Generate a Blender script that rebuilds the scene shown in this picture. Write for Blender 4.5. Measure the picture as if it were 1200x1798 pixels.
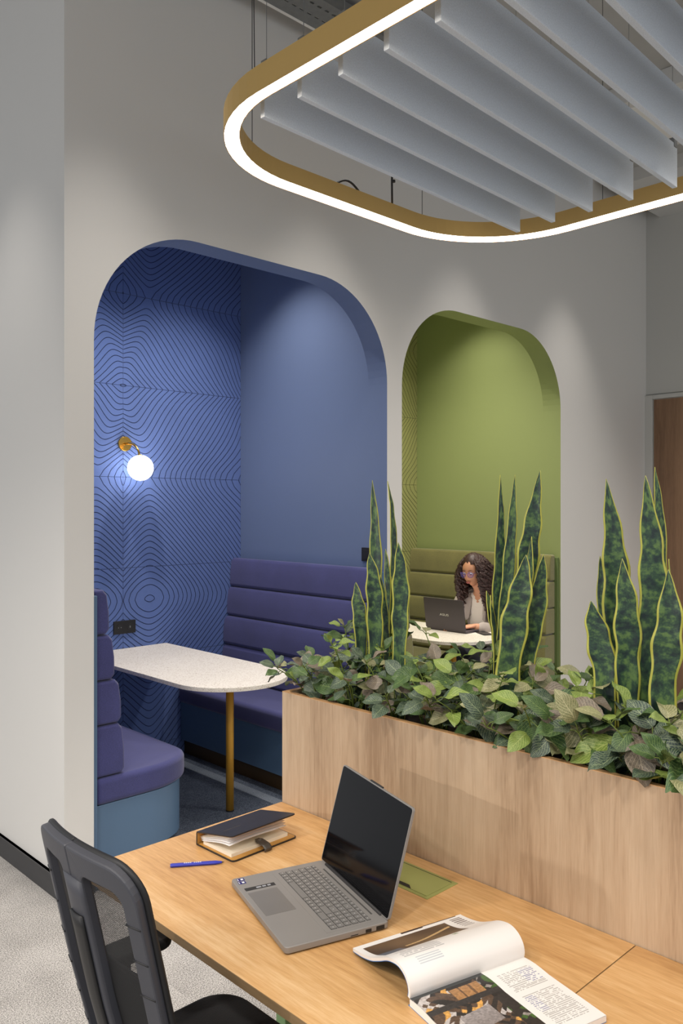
import bpy, bmesh, math, random
import numpy as np
from mathutils import Vector, Matrix
random.seed(7); np.random.seed(7)
for o in list(bpy.data.objects): bpy.data.objects.remove(o)
S = bpy.context.scene; COL = S.collection
R = math.radians; PI = math.pi

# ------------------------------------------------------------------ camera
CAM_H = 1.65
cd = bpy.data.cameras.new('camera'); cam = bpy.data.objects.new('camera', cd); COL.objects.link(cam)
cd.sensor_fit = 'HORIZONTAL'; cd.sensor_width = 36.0; cd.lens = 1434 / 1200 * 36
cd.shift_y = -11 / 1200; cd.clip_start = 0.02
cam.location = (0, 0, CAM_H); cam.rotation_euler = (R(90), 0, R(45.9 - 90)); S.camera = cam
S.view_settings.view_transform = 'Standard'; S.view_settings.look = 'None'
S.view_settings.gamma = 1.0; S.view_settings.use_curve_mapping = False
S.view_settings.exposure = 0.12

# ------------------------------------------------------------------ world and lights
W = bpy.data.worlds.new('world'); S.world = W; W.use_nodes = True
bg = W.node_tree.nodes['Background']; bg.inputs[0].default_value = (0.93, 0.96, 1.0, 1); bg.inputs[1].default_value = 0.64

def spot(name, loc, target, power, size, blend=0.35, color=(1, .935, .86), radius=.045):
    l = bpy.data.lights.new(name, 'SPOT'); l.energy = power; l.spot_size = R(size); l.spot_blend = blend
    l.color = color; l.shadow_soft_size = radius
    o = bpy.data.objects.new(name, l); COL.objects.link(o); o.location = loc
    o.rotation_euler = (Vector(target) - Vector(loc)).to_track_quat('-Z', 'Y').to_euler()
    return o
CEIL = 4.22
SPOTS = [  # ceiling spots and one added low spot: position, aim, power, cone, blend, radius
    ((0.86, 3.70, CEIL - .1), (1.20, 3.75, 0), 60, 60, .8, .05),
    ((1.70, 2.66, CEIL - .1), (1.70, 2.95, 0), 75, 58, 1, .05),
    ((2.95, 2.66, CEIL - .1), (2.95, 2.95, 0), 75, 58, 1, .05),
    ((4.20, 2.66, CEIL - .1), (4.20, 2.95, 0), 85, 58, 1, .05),
    ((5.45, 2.66, CEIL - .1), (5.45, 2.95, 0), 85, 58, 1, .05),
    ((6.05, 1.90, CEIL - .1), (6.60, 2.10, 0), 100, 60, 1, .05),
    ((0.55, 1.95, CEIL - .1), (0.75, 1.85, 0), 50, 78, .8, .06),
    ((1.15, 0.55, CEIL - .1), (1.25, 0.75, 0), 38, 78, .8, .06),
    ((-.4, 3.6, CEIL - .1), (-.2, 3.4, 0), 90, 78, .6, .06),
] + [((x, y, CEIL - .1), (x + .01, y, 0), w, 126, .45, .14) for (x, y, w) in   # rows of wide downlights over the open office
    ((-1.6, 2.2, 150), (-1.6, .4, 170), (-1.6, -1.4, 70), (.1, -.9, 80), (1.9, -1.8, 70), (4.6, .4, 120), (4.6, -1.2, 100), (-3.2, 2.2, 130), (-3.2, 0, 130))] + [
    ((-4.5, 3.3, 2.2), (1.6, 1.5, .95), 230, 34, .5, .06),   # low unseen spot, added for the side light and shadow on the planter
]
BOOTH_SPOTS = [((3.02, 3.95, 3.50), (2.80, 3.95, 0), 86, 110), ((2.15, 3.95, 3.50), (2.3, 3.95, 0), 86, 110),
               ((4.95, 3.88, 3.50), (4.72, 3.88, 0), 66, 110), ((4.20, 3.72, 3.50), (4.5, 3.72, 0), 150, 110)]
for _p, _t, _w, _s, _b, _r in SPOTS: spot('ceiling_spot', _p, _t, _w, _s, _b, radius=_r)
for _k, (_p, _t, _w, _s) in enumerate(BOOTH_SPOTS): spot('booth_spot', _p, _t, _w, _s, .95, (1, .92, .80) if _k > 1 else (1, .94, .87), .03)

# ------------------------------------------------------------------ helpers
def mworld(o):
    m = Matrix.Identity(4)
    while o is not None:
        m = Matrix.LocRotScale(o.location, o.rotation_euler, o.scale) @ m
        o = o.parent
    return m

class MB:
    def __init__(s): s.v = []; s.f = []; s.mi = []; s.uv = {}; s.cur = 0
    def add(s, vs, fs):
        b = len(s.v); s.v += [tuple(map(float, p)) for p in vs]
        for f in fs: s.f.append(tuple(i + b for i in f)); s.mi.append(s.cur)
        return b
    def box(s, a, b):
        x0, y0, z0 = a; x1, y1, z1 = b
        s.add([(x0,y0,z0),(x1,y0,z0),(x1,y1,z0),(x0,y1,z0),(x0,y0,z1),(x1,y0,z1),(x1,y1,z1),(x0,y1,z1)],
              [(3,2,1,0),(4,5,6,7),(0,1,5,4),(1,2,6,5),(2,3,7,6),(3,0,4,7)]); return s
    def obox(s, c, size, M):
        h = Vector(size) / 2; c = Vector(c); M = M.to_3x3()
        vs = [c + M @ Vector((sx*h.x, sy*h.y, sz*h.z)) for sz in (-1,1) for sx, sy in ((-1,-1),(1,-1),(1,1),(-1,1))]
        s.add(vs, [(3,2,1,0),(4,5,6,7),(0,1,5,4),(1,2,6,5),(2,3,7,6),(3,0,4,7)]); return s
    def tube(s, pts, r, n=8, caps=True):
        pts = [Vector(p) for p in pts]; k = len(pts)
        rs = r if isinstance(r, (list, tuple)) else [r]*k
        t0 = (pts[1]-pts[0]).normalized(); up = Vector((0,0,1)) if abs(t0.z) < .9 else Vector((1,0,0))
        nrm = t0.cross(up).normalized(); vs = []
        for i, p in enumerate(pts):
            t = (pts[min(i+1,k-1)] - pts[max(i-1,0)])
            t = t.normalized() if t.length > 1e-9 else t0
            nrm = (nrm - t*nrm.dot(t)); nrm = nrm.normalized() if nrm.length > 1e-6 else t.orthogonal().normalized()
            bn = t.cross(nrm)
            for j in range(n):
                a = 2*PI*j/n; vs.append(p + (nrm*math.cos(a) + bn*math.sin(a))*rs[i])
        fs = [(i*n+j, i*n+(j+1)%n, (i+1)*n+(j+1)%n, (i+1)*n+j) for i in range(k-1) for j in range(n)]
        if caps: fs += [tuple(range(n))[::-1], tuple((k-1)*n+j for j in range(n))]
        s.add(vs, fs); return s
    def cyl(s, a, b, r, n=24, r2=None): return s.tube([a, b], [r, r if r2 is None else r2], n)
    def prism(s, poly, z0, z1, M=None):
        n = len(poly); vs = [(p[0],p[1],z0) for p in poly] + [(p[0],p[1],z1) for p in poly]
        if M is not None: vs = [M @ Vector(v) for v in vs]
        s.add(vs, [tuple(range(n))[::-1], tuple(range(n, 2*n))] + [(i,(i+1)%n,n+(i+1)%n,n+i) for i in range(n)]); return s
    def sphere(s, c, r, n=20, m=12, fn=None):
        rx, ry, rz = r if isinstance(r, (tuple, list)) else (r, r, r); vs = []
        for i in range(m+1):
            th = PI*i/m
            for j in range(n):
                ph = 2*PI*j/n; p = Vector((math.sin(th)*math.cos(ph), math.sin(th)*math.sin(ph), math.cos(th)))
                q = Vector((p.x*rx, p.y*ry, p.z*rz))
                if fn: q = fn(q, p)
                vs.append(q + Vector(c))
        s.add(vs, [(i*n+j, (i+1)*n+j, (i+1)*n+(j+1)%n, i*n+(j+1)%n) for i in range(m) for j in range(n)]); return s
    def grid(s, fn, nu, nv, uv=None):
        b = s.add([fn(i/nu, j/nv) for i in range(nu+1) for j in range(nv+1)],
              [(i*(nv+1)+j, (i+1)*(nv+1)+j, (i+1)*(nv+1)+j+1, i*(nv+1)+j+1) for i in range(nu) for j in range(nv)])
        if uv:
            for i in range(nu+1):
                for j in range(nv+1): s.uv[b+i*(nv+1)+j] = uv(i/nu, j/nv)
        return s
    def mesh(s, name, mats, smooth=False, inv=None):
        me = bpy.data.meshes.new(name)
        vs = s.v if inv is None else [tuple(inv @ Vector(p)) for p in s.v]
        me.from_pydata(vs, [], s.f); 
        for m in mats: me.materials.append(m)
        if len(mats) > 1: me.polygons.foreach_set('material_index', s.mi)
        if smooth: me.polygons.foreach_set('use_smooth', [True]*len(me.polygons))
        if s.uv:
            l = me.uv_layers.new(name='UVMap')
            vi = np.zeros(len(me.loops), dtype=np.int32); me.loops.foreach_get('vertex_index', vi)
            l.data.foreach_set('uv', np.array([s.uv.get(int(i), (0,0)) for i in vi], dtype=np.float32).ravel())
        me.update(); return me
    def build(s, name, mats, parent=None, smooth=False, bevel=0, seg=2, world=True, org=None, sub=0, solid=0, clean=False):
        mats = mats if isinstance(mats, (list, tuple)) else [mats]
        inv = None
        if parent is not None and world: inv = mworld(parent).inverted()
        if org is not None: inv = Matrix.Translation(-Vector(org))
        me = s.mesh(name, mats, smooth, inv)
        if clean:
            bm = bmesh.new(); bm.from_mesh(me); bmesh.ops.remove_doubles(bm, verts=bm.verts, dist=1e-5)
            bmesh.ops.recalc_face_normals(bm, faces=bm.faces); bm.to_mesh(me); bm.free()
        o = bpy.data.objects.new(name, me); COL.objects.link(o)
        if parent is not None: o.parent = parent
        if org is not None: o.location = org
        if solid:
            m = o.modifiers.new('solid', 'SOLIDIFY'); m.thickness = solid; m.offset = 0
        if bevel:
            m = o.modifiers.new('bevel', 'BEVEL'); m.width = bevel; m.segments = seg; m.limit_method = 'ANGLE'; m.angle_limit = R(35)
            me.polygons.foreach_set('use_smooth', [True]*len(me.polygons)); 
            w = o.modifiers.new('wn', 'WEIGHTED_NORMAL'); w.keep_sharp = True
        if sub:
            m = o.modifiers.new('sub', 'SUBSURF'); m.levels = sub; m.render_levels = sub
        return o

def tag(o, label, cat, group=None):
    o['label'] = label; o['category'] = cat
    if group: o['group'] = group
    return o
def thing(name, label, cat, loc=(0,0,0), rz=0, group=None):
    o = bpy.data.objects.new(name, None); COL.objects.link(o); o.location = loc; o.rotation_euler = (0,0,rz)
    o.empty_display_size = .05
    return tag(o, label, cat, group)
def struct(o, label=None, cat=None):
    o['kind'] = 'structure'
    if label: o['label'] = label
    if cat: o['category'] = cat
    return o
def rrect(x0, y0, x1, y1, r, n=6):
    pts = []
    rr = r if isinstance(r, (tuple, list)) else (r,)*4   # corners: x1y1, x0y1, x0y0, x1y0
    for (cx, cy, a0, q) in ((x1-rr[0], y1-rr[0], 0, rr[0]), (x0+rr[1], y1-rr[1], 90, rr[1]), (x0+rr[2], y0+rr[2], 180, rr[2]), (x1-rr[3], y0+rr[3], 270, rr[3])):
        for k in range(n+1):
            a = R(a0 + 90*k/n); pts.append((cx + q*math.cos(a), cy + q*math.sin(a)))
    return pts

# ------------------------------------------------------------------ materials
class N:
    def __init__(s, name):
        s.m = bpy.data.materials.new(name); s.m.use_nodes = True; s.t = s.m.node_tree
        s.b = s.t.nodes['Principled BSDF']; s.out = s.t.nodes['Material Output']
    def n(s, typ, ins=None, **kw):
        q = s.t.nodes.new(typ)
        for k, v in kw.items(): setattr(q, k, v)
        for k, v in (ins or {}).items():
            if hasattr(v, 'is_output'): s.t.links.new(v, q.inputs[k])
            else: q.inputs[k].default_value = v
        return q
    def link(s, a, b): s.t.links.new(a, b)
    def math(s, op, a, b=None, c=None):
        ins = {0: a}
        if b is not None: ins[1] = b
        if c is not None: ins[2] = c
        return s.n('ShaderNodeMath', ins, operation=op).outputs[0]
    def ramp(s, fac, stops):
        q = s.n('ShaderNodeValToRGB', {0: fac}); e = q.color_ramp.elements
        while len(e) < len(stops): e.new(.5)
        for el, (p, c) in zip(e, stops): el.position = p; el.color = (*c, 1)
        return q.outputs[0]
    def mix(s, f, a, b):
        q = s.n('ShaderNodeMix', data_type='RGBA')
        for i, v in ((0, f), (6, a), (7, b)):
            if hasattr(v, 'is_output'): s.link(v, q.inputs[i])
            else: q.inputs[i].default_value = v if i == 0 else (*v, 1)
        return q.outputs[2]
    def bump(s, h, strength=.3, dist=.002):
        q = s.n('ShaderNodeBump', {'Height': h, 'Strength': strength, 'Distance': dist}); s.link(q.outputs[0], s.b.inputs['Normal'])
    def co(s, kind='Object', scale=(1,1,1), loc=(0,0,0)):
        c = s.n('ShaderNodeTexCoord').outputs[kind]
        return s.n('ShaderNodeMapping', {'Vector': c, 'Scale': scale, 'Location': loc}).outputs[0]
    def set(s, col=None, rough=None, metal=None, **kw):
        if col is not None:
            if hasattr(col, 'is_output'): s.link(col, s.b.inputs['Base Color'])
            else: s.b.inputs['Base Color'].default_value = (*col, 1)
        if rough is not None: s.b.inputs['Roughness'].default_value = rough
        if metal is not None: s.b.inputs['Metallic'].default_value = metal
        for k, v in kw.items(): s.b.inputs[k.replace('_', ' ')].default_value = v
        return s.m
def srgb(r, g, b):
    f = lambda c: (c/255/12.92) if c/255 <= .04045 else ((c/255+.055)/1.055)**2.4
    return (f(r), f(g), f(b))
def plain(name, col, rough=.5, metal=0, var=0, scale=8, bump=0, bscale=200, **kw):
    k = N(name)
    if var:
        nz = k.n('ShaderNodeTexNoise', {'Vector': k.co(), 'Scale': scale, 'Detail': 4.0}).outputs[0]
        c = k.ramp(nz, [(.3, tuple(x*(1-var) for x in col)), (.7, tuple(min(1, x*(1+var)) for x in col))])
    else: c = col
    if bump:
        nb = k.n('ShaderNodeTexNoise', {'Vector': k.co(), 'Scale': bscale, 'Detail': 3.0}).outputs[0]
        k.bump(nb, bump, .001)
    return k.set(c, rough, metal, **kw)
def fabric(name, col, var=.18, weave=900, fuzz=.25):
    k = N(name); co = k.co()
    n1 = k.n('ShaderNodeTexNoise', {'Vector': co, 'Scale': 420.0, 'Detail': 2.0}).outputs[0]
    n2 = k.n('ShaderNodeTexNoise', {'Vector': co, 'Scale': 6.0, 'Detail': 3.0}).outputs[0]
    f = k.math('ADD', k.math('MULTIPLY', n1, .7), k.math('MULTIPLY', n2, .3))
    c = k.ramp(f, [(.32, tuple(x*(1-var) for x in col)), (.68, tuple(x*(1+var) for x in col))])
    k.bump(n1, .35, .0015)
    return k.set(c, .92, 0, Sheen_Weight=fuzz, Sheen_Roughness=.5)
def wood(name, c_dark, c_mid, c_light, axis, rough=.42, contrast=1.0, fine=1.0):
    k = N(name)
    sc = {'y': (1, .07, 1), 'z': (1, 1, .06), 'x': (.07, 1, 1)}[axis]
    co = k.co('Object', sc)
    w = k.n('ShaderNodeTexNoise', {'Vector': co, 'Scale': 5.5, 'Detail': 3.0, 'Distortion': .6}).outputs[0]
    g = k.n('ShaderNodeTexNoise', {'Vector': co, 'Scale': 60.0*fine, 'Detail': 5.0, 'Roughness': .65}).outputs[0]
    h = k.n('ShaderNodeTexNoise', {'Vector': co, 'Scale': 260.0*fine, 'Detail': 2.0}).outputs[0]
    f = k.math('ADD', k.math('MULTIPLY', w, .50), k.math('ADD', k.math('MULTIPLY', g, .34), k.math('MULTIPLY', h, .16)))
    c = k.ramp(f, [(.5-.16*contrast, c_dark), (.5, c_mid), (.5+.16*contrast, c_light)])
    k.bump(g, .12, .0006)
    return k.set(c, rough)
def emit(name, col, strength):
    k = N(name); return k.set((.9,.9,.88), .4, 0, Emission_Color=(*col, 1), Emission_Strength=strength)

M = {}
M['wall'] = plain('white_wall_paint', srgb(226,224,220), .75, bump=.05, bscale=350)
M['grey_wall'] = plain('grey_wall_paint', srgb(196,196,192), .7, bump=.05, bscale=350)
M['blue_paint'] = plain('blue_wall_paint', srgb(108,124,158), .5, bump=.04, bscale=300)
M['green_paint'] = plain('green_wall_paint', srgb(146,158,104), .5, bump=.04, bscale=300)
M['blue_felt'] = fabric('blue_felt', srgb(92,116,176), .16)
M['green_felt'] = fabric('green_felt', srgb(150,152,88), .16)
M['groove_b'] = plain('navy_groove', srgb(24,34,66), .9)
M['groove_g'] = plain('dark_green_groove', srgb(52,54,26), .9)
M['blue_fabric'] = fabric('indigo_upholstery', srgb(62,64,116), .25)
M['green_fabric'] = fabric('moss_velvet', srgb(116,112,60), .35, fuzz=.5)
M['blue_lam'] = plain('blue_laminate', srgb(88,116,146), .4)
M['green_lam'] = plain('green_laminate', srgb(100,118,70), .4)
M['kick'] = plain('bronze_kick_plate', srgb(96,74,48), .4, .6)
M['brass'] = plain('brass', srgb(212,168,84), .25, 1.0, var=.06, scale=40)
M['gold'] = plain('gold_powder_coat', srgb(218,180,108), .45, .15)
M['goldleg'] = plain('gold_table_leg', srgb(196,146,52), .4, .35)
M['ceiling'] = plain('ceiling_paint', srgb(178,178,176), .85, var=.03)
M['soffit'] = plain('soffit_paint', srgb(210,210,208), .8)
M['baffle'] = plain('grey_felt_baffle', srgb(228,235,243), .95, var=.08, scale=260, bump=.3, bscale=500)
M['steel'] = plain('galvanised_steel', srgb(150,152,152), .38, .85, var=.06, scale=30)
M['wire'] = plain('black_wire', srgb(30,30,32), .5)
M['black'] = plain('black_plastic', srgb(26,26,28), .5)
M['baseb'] = plain('charcoal_baseboard', srgb(62,62,64), .5)
M['desk'] = wood('oak_desk_laminate', srgb(186,138,84), srgb(212,166,110), srgb(230,192,142), 'y', .38, .8, 1.5)
M['deskedge'] = wood('oak_desk_edge', srgb(116,92,62), srgb(132,108,76), srgb(146,120,88), 'y', .5)
M['oak'] = wood('pale_oak_veneer', srgb(160,132,104), srgb(188,161,132), srgb(202,177,148), 'z', .45, .75)
M['oakband'] = wood('oak_edge_band', srgb(182,134,88), srgb(208,162,112), srgb(220,178,130), 'y', .5)
M['doorwood'] = wood('brown_door_veneer', srgb(112,84,62), srgb(138,106,80), srgb(156,122,94), 'z', .45)
M['soil'] = plain('dark_bark_soil', srgb(38,29,22), .95, var=.5, scale=60, bump=.8, bscale=90)
M['paper'] = plain('cream_paper', srgb(242,234,214), .7)
M['white_paper'] = plain('white_paper', srgb(244,242,240), .5)
M['tan'] = plain('tan_leather', srgb(190,140,66), .5, var=.08, scale=30)
M['leather'] = plain('black_leather', srgb(38,36,38), .42, var=.15, scale=60, bump=.25, bscale=240)
M['dkgrey_l'] = plain('worn_dark_leather', srgb(70,64,58), .45, var=.2, scale=80, bump=.2)
M['lap'] = plain('grey_aluminium', srgb(146,142,138), .45, .2, bump=.04, bscale=900)
M['lapkey'] = plain('grey_keycap', srgb(124,121,118), .5)
M['lapdark'] = plain('dark_keyboard_well', srgb(48,46,46), .6)
M['pad'] = plain('touchpad', srgb(128,124,120), .35, .2)
M['glass'] = plain('screen_glass', (.004,.004,.005), .08, Specular_IOR_Level=.14)
M['bluepen'] = plain('blue_pen_plastic', srgb(38,48,176), .3)
M['white'] = plain('white_plastic', srgb(238,238,236), .4)
M['greenplate'] = plain('lime_green_cable_flap', srgb(160,164,96), .45)
M['greenleg'] = plain('sage_green_steel', srgb(120,154,104), .45)
M['bluecover'] = plain('blue_magazine_cover', srgb(40,120,196), .35)
M['sticker'] = plain('navy_sticker', srgb(38,34,110), .35)
M['lapdk2'] = plain('dark_grey_lid', srgb(86,80,86), .4, .3)
M['silver'] = plain('silver_logo', srgb(214,214,214), .3, .6)
M['skin'] = plain('skin', srgb(206,150,118), .5, Subsurface_Weight=.1)
M['lip'] = plain('lips', srgb(166,92,86), .45)
M['hair'] = plain('dark_brown_hair', srgb(58,37,33), .5, var=.35, scale=90)
M['blazer'] = fabric('grey_blazer_wool', srgb(166,154,147), .15)
M['shirt'] = fabric('white_blouse', srgb(228,218,208), .05)
M['trouser'] = fabric('dark_trousers', srgb(46,48,60), .15)
M['lens'] = plain('blue_tinted_lens', srgb(120,120,220), .08, Alpha=.28)  # blue colour stands for the screen's reflection in the lenses
M['frame_g'] = plain('violet_glasses_frame', srgb(84,62,140), .3)
M['eye'] = plain('dark_eye', srgb(40,28,24), .3)
M['chairf'] = plain('charcoal_chair_plastic', srgb(66,67,74), .48, bump=.06, bscale=500)
M['chairseat'] = fabric('black_seat_fabric', srgb(20,20,22), .2, fuzz=.1)
M['wood_drift'] = wood('driftwood', srgb(70,52,40), srgb(120,98,78), srgb(170,146,120), 'x', .8)
M['stem'] = plain('plant_stem', srgb(104,122,50), .6)
M['lampglass'] = emit('opal_globe', (1, .93, .84), 9.0)
M['led'] = emit('led_diffuser', (1, .90, .76), 9.0)
M['lit_screen'] = emit('lit_laptop_screen', (1.0, .95, .9), 2.4)

def terrazzo():
    k = N('white_speckled_tabletop'); co = k.co()
    n = k.n('ShaderNodeTexNoise', {'Vector': co, 'Scale': 170.0, 'Detail': 2.0}).outputs[0]
    c = k.ramp(n, [(.30, srgb(176,160,146)), (.42, srgb(228,220,208)), (.60, srgb(236,230,220))])
    return k.set(c, .5)
M['terrazzo'] = terrazzo()
def carpet(name, c1, c2, c3, sc=230):
    k = N(name); co = k.co()
    a = k.n('ShaderNodeTexNoise', {'Vector': co, 'Scale': float(sc), 'Detail': 3.0, 'Roughness': .7}).outputs[0]
    b = k.n('ShaderNodeTexNoise', {'Vector': co, 'Scale': 5.0, 'Detail': 4.0}).outputs[0]
    f = k.math('ADD', k.math('MULTIPLY', a, .88), k.math('MULTIPLY', b, .12))
    c = k.ramp(f, [(.38, c1), (.5, c2), (.62, c3)]); k.bump(a, .8, .004)
    return k.set(c, .97)
M['carpet'] = carpet('pale_grey_carpet', srgb(100,97,94), srgb(174,170,166), srgb(222,218,214))
M['carpet2'] = carpet('dark_blue_grey_carpet', srgb(40,48,62), srgb(76,86,102), srgb(116,124,138))
M['carpet3'] = carpet('light_carpet_stripe', srgb(76,86,100), srgb(116,126,138), srgb(150,156,166))

def snake_mat():
    k = N('snake_plant_leaf'); uvc = k.n('ShaderNodeTexCoord').outputs['UV']
    sp = k.n('ShaderNodeSeparateXYZ', {0: uvc}); u, v = sp.outputs[0], sp.outputs[1]
    d = k.math('ABSOLUTE', k.math('SUBTRACT', u, .5))
    mp = k.n('ShaderNodeMapping', {'Vector': uvc, 'Scale': (1.1, 2.6, 1)}).outputs[0]
    ob = k.n('ShaderNodeObjectInfo').outputs['Random']
    mp2 = k.n('ShaderNodeVectorMath', {0: mp, 1: k.n('ShaderNodeCombineXYZ', {2: k.math('MULTIPLY', ob, 40.0)}).outputs[0]}, operation='ADD').outputs[0]
    nz = k.n('ShaderNodeTexNoise', {'Vector': mp2, 'Scale': 2.4, 'Detail': 5.0, 'Roughness': .62}).outputs[0]
    c = k.ramp(nz, [(.38, srgb(30,46,46)), (.50, srgb(50,76,56)), (.62, srgb(92,120,66))])
    edge = k.math('GREATER_THAN', d, .425)
    c2 = k.mix(edge, c, srgb(182,180,78))
    return k.set(c2, .42)
M['snake'] = snake_mat()
def leaf_mat(name, base, base2, vein, vs=.5):
    k = N(name); uvc = k.n('ShaderNodeTexCoord').outputs['UV']
    sp = k.n('ShaderNodeSeparateXYZ', {0: uvc}); u, v = sp.outputs[0], sp.outputs[1]
    d = k.math('ABSOLUTE', k.math('SUBTRACT', u, .5))
    side = k.math('ABSOLUTE', k.math('SINE', k.math('MULTIPLY', k.math('SUBTRACT', v, k.math('MULTIPLY', d, .9)), 26.0)))
    sv = k.math('LESS_THAN', side, .26)
    mid = k.math('LESS_THAN', d, .022)
    nz = k.n('ShaderNodeTexNoise', {'Vector': uvc, 'Scale': 5.0, 'Detail': 3.0}).outputs[0]
    vo = k.n('ShaderNodeTexVoronoi', {'Vector': uvc, 'Scale': 16.0}, feature='DISTANCE_TO_EDGE').outputs[0]
    net = k.math('MULTIPLY', k.math('LESS_THAN', vo, .07), .55)
    vm = k.math('MAXIMUM', k.math('MAXIMUM', sv, mid), net)
    c = k.mix(nz, base, base2)
    c = k.mix(k.math('MULTIPLY', vm, vs), c, vein)
    return k.set(c, .45)
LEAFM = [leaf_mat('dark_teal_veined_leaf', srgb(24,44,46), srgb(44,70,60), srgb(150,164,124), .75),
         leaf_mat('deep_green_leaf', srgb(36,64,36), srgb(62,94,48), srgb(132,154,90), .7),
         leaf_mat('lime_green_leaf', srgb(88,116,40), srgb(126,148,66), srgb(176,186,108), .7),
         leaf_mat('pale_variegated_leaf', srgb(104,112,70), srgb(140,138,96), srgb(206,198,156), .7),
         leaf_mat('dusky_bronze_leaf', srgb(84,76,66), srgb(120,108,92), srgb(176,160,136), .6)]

def mesh_mat():
    k = N('chair_back_mesh'); co = k.n('ShaderNodeTexCoord').outputs['UV']
    sp = k.n('ShaderNodeSeparateXYZ', {0: co})
    a = k.math('GREATER_THAN', k.math('SINE', k.math('MULTIPLY', sp.outputs[1], 2*PI*150)), .45)
    b = k.math('GREATER_THAN', k.math('SINE', k.math('MULTIPLY', sp.outputs[0], 2*PI*80)), -.55)
    hole = k.math('MULTIPLY', a, b)
    tr = k.n('ShaderNodeBsdfTransparent'); mx = k.n('ShaderNodeMixShader', {0: hole, 1: k.b.outputs[0], 2: tr.outputs[0]})
    k.link(mx.outputs[0], k.out.inputs[0])
    return k.set(srgb(30,30,32), .7)
M['mesh'] = mesh_mat()
def print_mat():
    k = N('printed_page'); a = k.n('ShaderNodeAttribute', attribute_name='print')
    return k.set(a.outputs[0], .38)
M['print'] = print_mat()

# ------------------------------------------------------------------ the room shell
YF, TH = 3.244, .15
BX0, BX1, GX0, GX1 = 1.669, 3.515, 3.645, 5.426
YB = 4.654; XC = 1.536; XW = 6.82; AT, AR = 2.895, .53; BCEIL = 3.55

b = MB(); b.box((-4, -3, -.06), (XW+.1, YF, -.004)).box((-4, YF, -.06), (XC, 8, -.004))
floor = struct(b.build('floor', M['lapdark']), 'pale grey carpet tile floor under the desk and chair')
T = .5; tb = MB().box((-T/2+.0004, -T/2+.0004, -.004), (T/2-.0004, T/2-.0004, 0)).mesh('carpet_tile', [M['carpet']])
for i in range(0, 17):
    for j in range(2, 15):
        x, y = XC - .001 + (i-5.5)*T, YF - .001 + (j-8.5)*T
        if x + T/2 > XW: continue
        if y > YF and x - T/2 > XC - .02: continue
        t = bpy.data.objects.new('carpet_tile', tb); COL.objects.link(t); t.parent = floor; t.location = (x, y, 0); 

def arch_top(x, x0, x1):
    d = min(x - x0, x1 - x)
    return AT if d >= AR else AT - AR + math.sqrt(max(0, AR*AR - (AR-d)**2))
def arch_samples(x0, x1):
    s = [AR*(1-math.cos(R(90*k/20))) for k in range(21)]
    return [x0+q for q in s] + [x1-q for q in reversed(s)]
w = MB(); w.cur = 0; y1 = YF + TH
def wall_quad(xa, za, xb, zb, xc, zc, xd, zd):
    for y, fl in ((YF, 0), (y1, 1)):
        q = [(xa,y,za),(xb,y,zb),(xc,y,zc),(xd,y,zd)]; w.add(q, [(0,1,2,3) if not fl else (3,2,1,0)])
for xa, xb in ((XC, BX0), (BX1, GX0), (GX1, XW)): wall_quad(xa,0,xb,0,xb,CEIL,xa,CEIL)
w.add([(XC,YF,0),(XC,y1,0),(XC,y1,CEIL),(XC,YF,CEIL)], [(3,2,1,0)])
for x0, x1, mi in ((BX0, BX1, 1), (GX0, GX1, 2)):
    xs = arch_samples(x0, x1); w.cur = 0
    for a, c in zip(xs[:-1], xs[1:]):
        wall_quad(a, arch_top(a,x0,x1), c, arch_top(c,x0,x1), c, CEIL, a, CEIL)
    w.cur = mi
    prof = [(x0, 0)] + [(a, arch_top(a,x0,x1)) for a in xs] + [(x1, 0)]
    for (a, za), (c, zc) in zip(prof[:-1], prof[1:]):
        w.add([(a,YF,za),(c,YF,zc),(c,y1,zc),(a,y1,za)], [(0,1,2,3)])
struct(w.build('wall_front', [M['wall'], M['blue_paint'], M['green_paint']]), 'tall white wall with two round-cornered booth openings')
struct(MB().box((XC, YF+TH, 0), (XC+.08, 8, CEIL)).build('wall_left', M['wall']), 'white side wall running back beside the blue booth')
struct(MB().box((XW, -3, 0), (XW+.1, 3.21, 2.604)).box((XW, -3, 2.61), (XW+.1, YF+TH, CEIL)).box((XW+.012, -3, 2.6), (XW+.1, YF+TH, 2.612)).build('wall_right', M['grey_wall']), 'grey end wall above the wooden door')
struct(MB().box((-4, -3, CEIL), (XW+.1, 8, CEIL+.1)).build('ceiling', M['ceiling']))
struct(MB().box((XW-.9, -1.0, CEIL-.1), (XW, YF-.12, CEIL)).build('trim_1', M['soffit']), 'pale dropped soffit along the end wall')
struct(MB().box((XC-.014, YF-.014, 0), (XC, 8, .095)).box((XC-.018, YF-.018, .083), (XC, 8, .095)).build('baseboard_left', M['baseb']))
struct(MB().box((XC, YF-.014, 0), (BX0, YF, .095)).build('baseboard_front', M['baseb']))
struct(MB().box((GX1, YF-.014, 0), (XW, YF, .095)).build('baseboard_right', M['baseb']))
# door
dr = bpy.data.objects.new('door_1', None); COL.objects.link(dr); dr.location = (XW, 2.6, 0); struct(dr, 'brown wood veneer door in a pale grey frame')
f = MB(); f.box((XW-.02, 3.178, 0), (XW+.02, 3.244, 2.600)).box((XW-.02, 2.05, 2.566), (XW+.02, 3.178, 2.600)).box((XW-.02, 1.99, 0), (XW+.02, 2.05, 2.6))
f.build('door_frame', M['grey_wall'], dr, bevel=.003)
MB().box((XW-.008, 2.056, .005), (XW+.03, 3.170, 2.560)).build('door_leaf', M['doorwood'], dr)
h = MB(); h.cyl((XW-.008, 2.14, 1.02), (XW-.06, 2.14, 1.02), .011, 12).tube([(XW-.06, 2.135, 1.02), (XW-.06, 2.27, 1.02)], .010, 10)
h.build('door_handle', M['steel'], dr, smooth=True)

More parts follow.
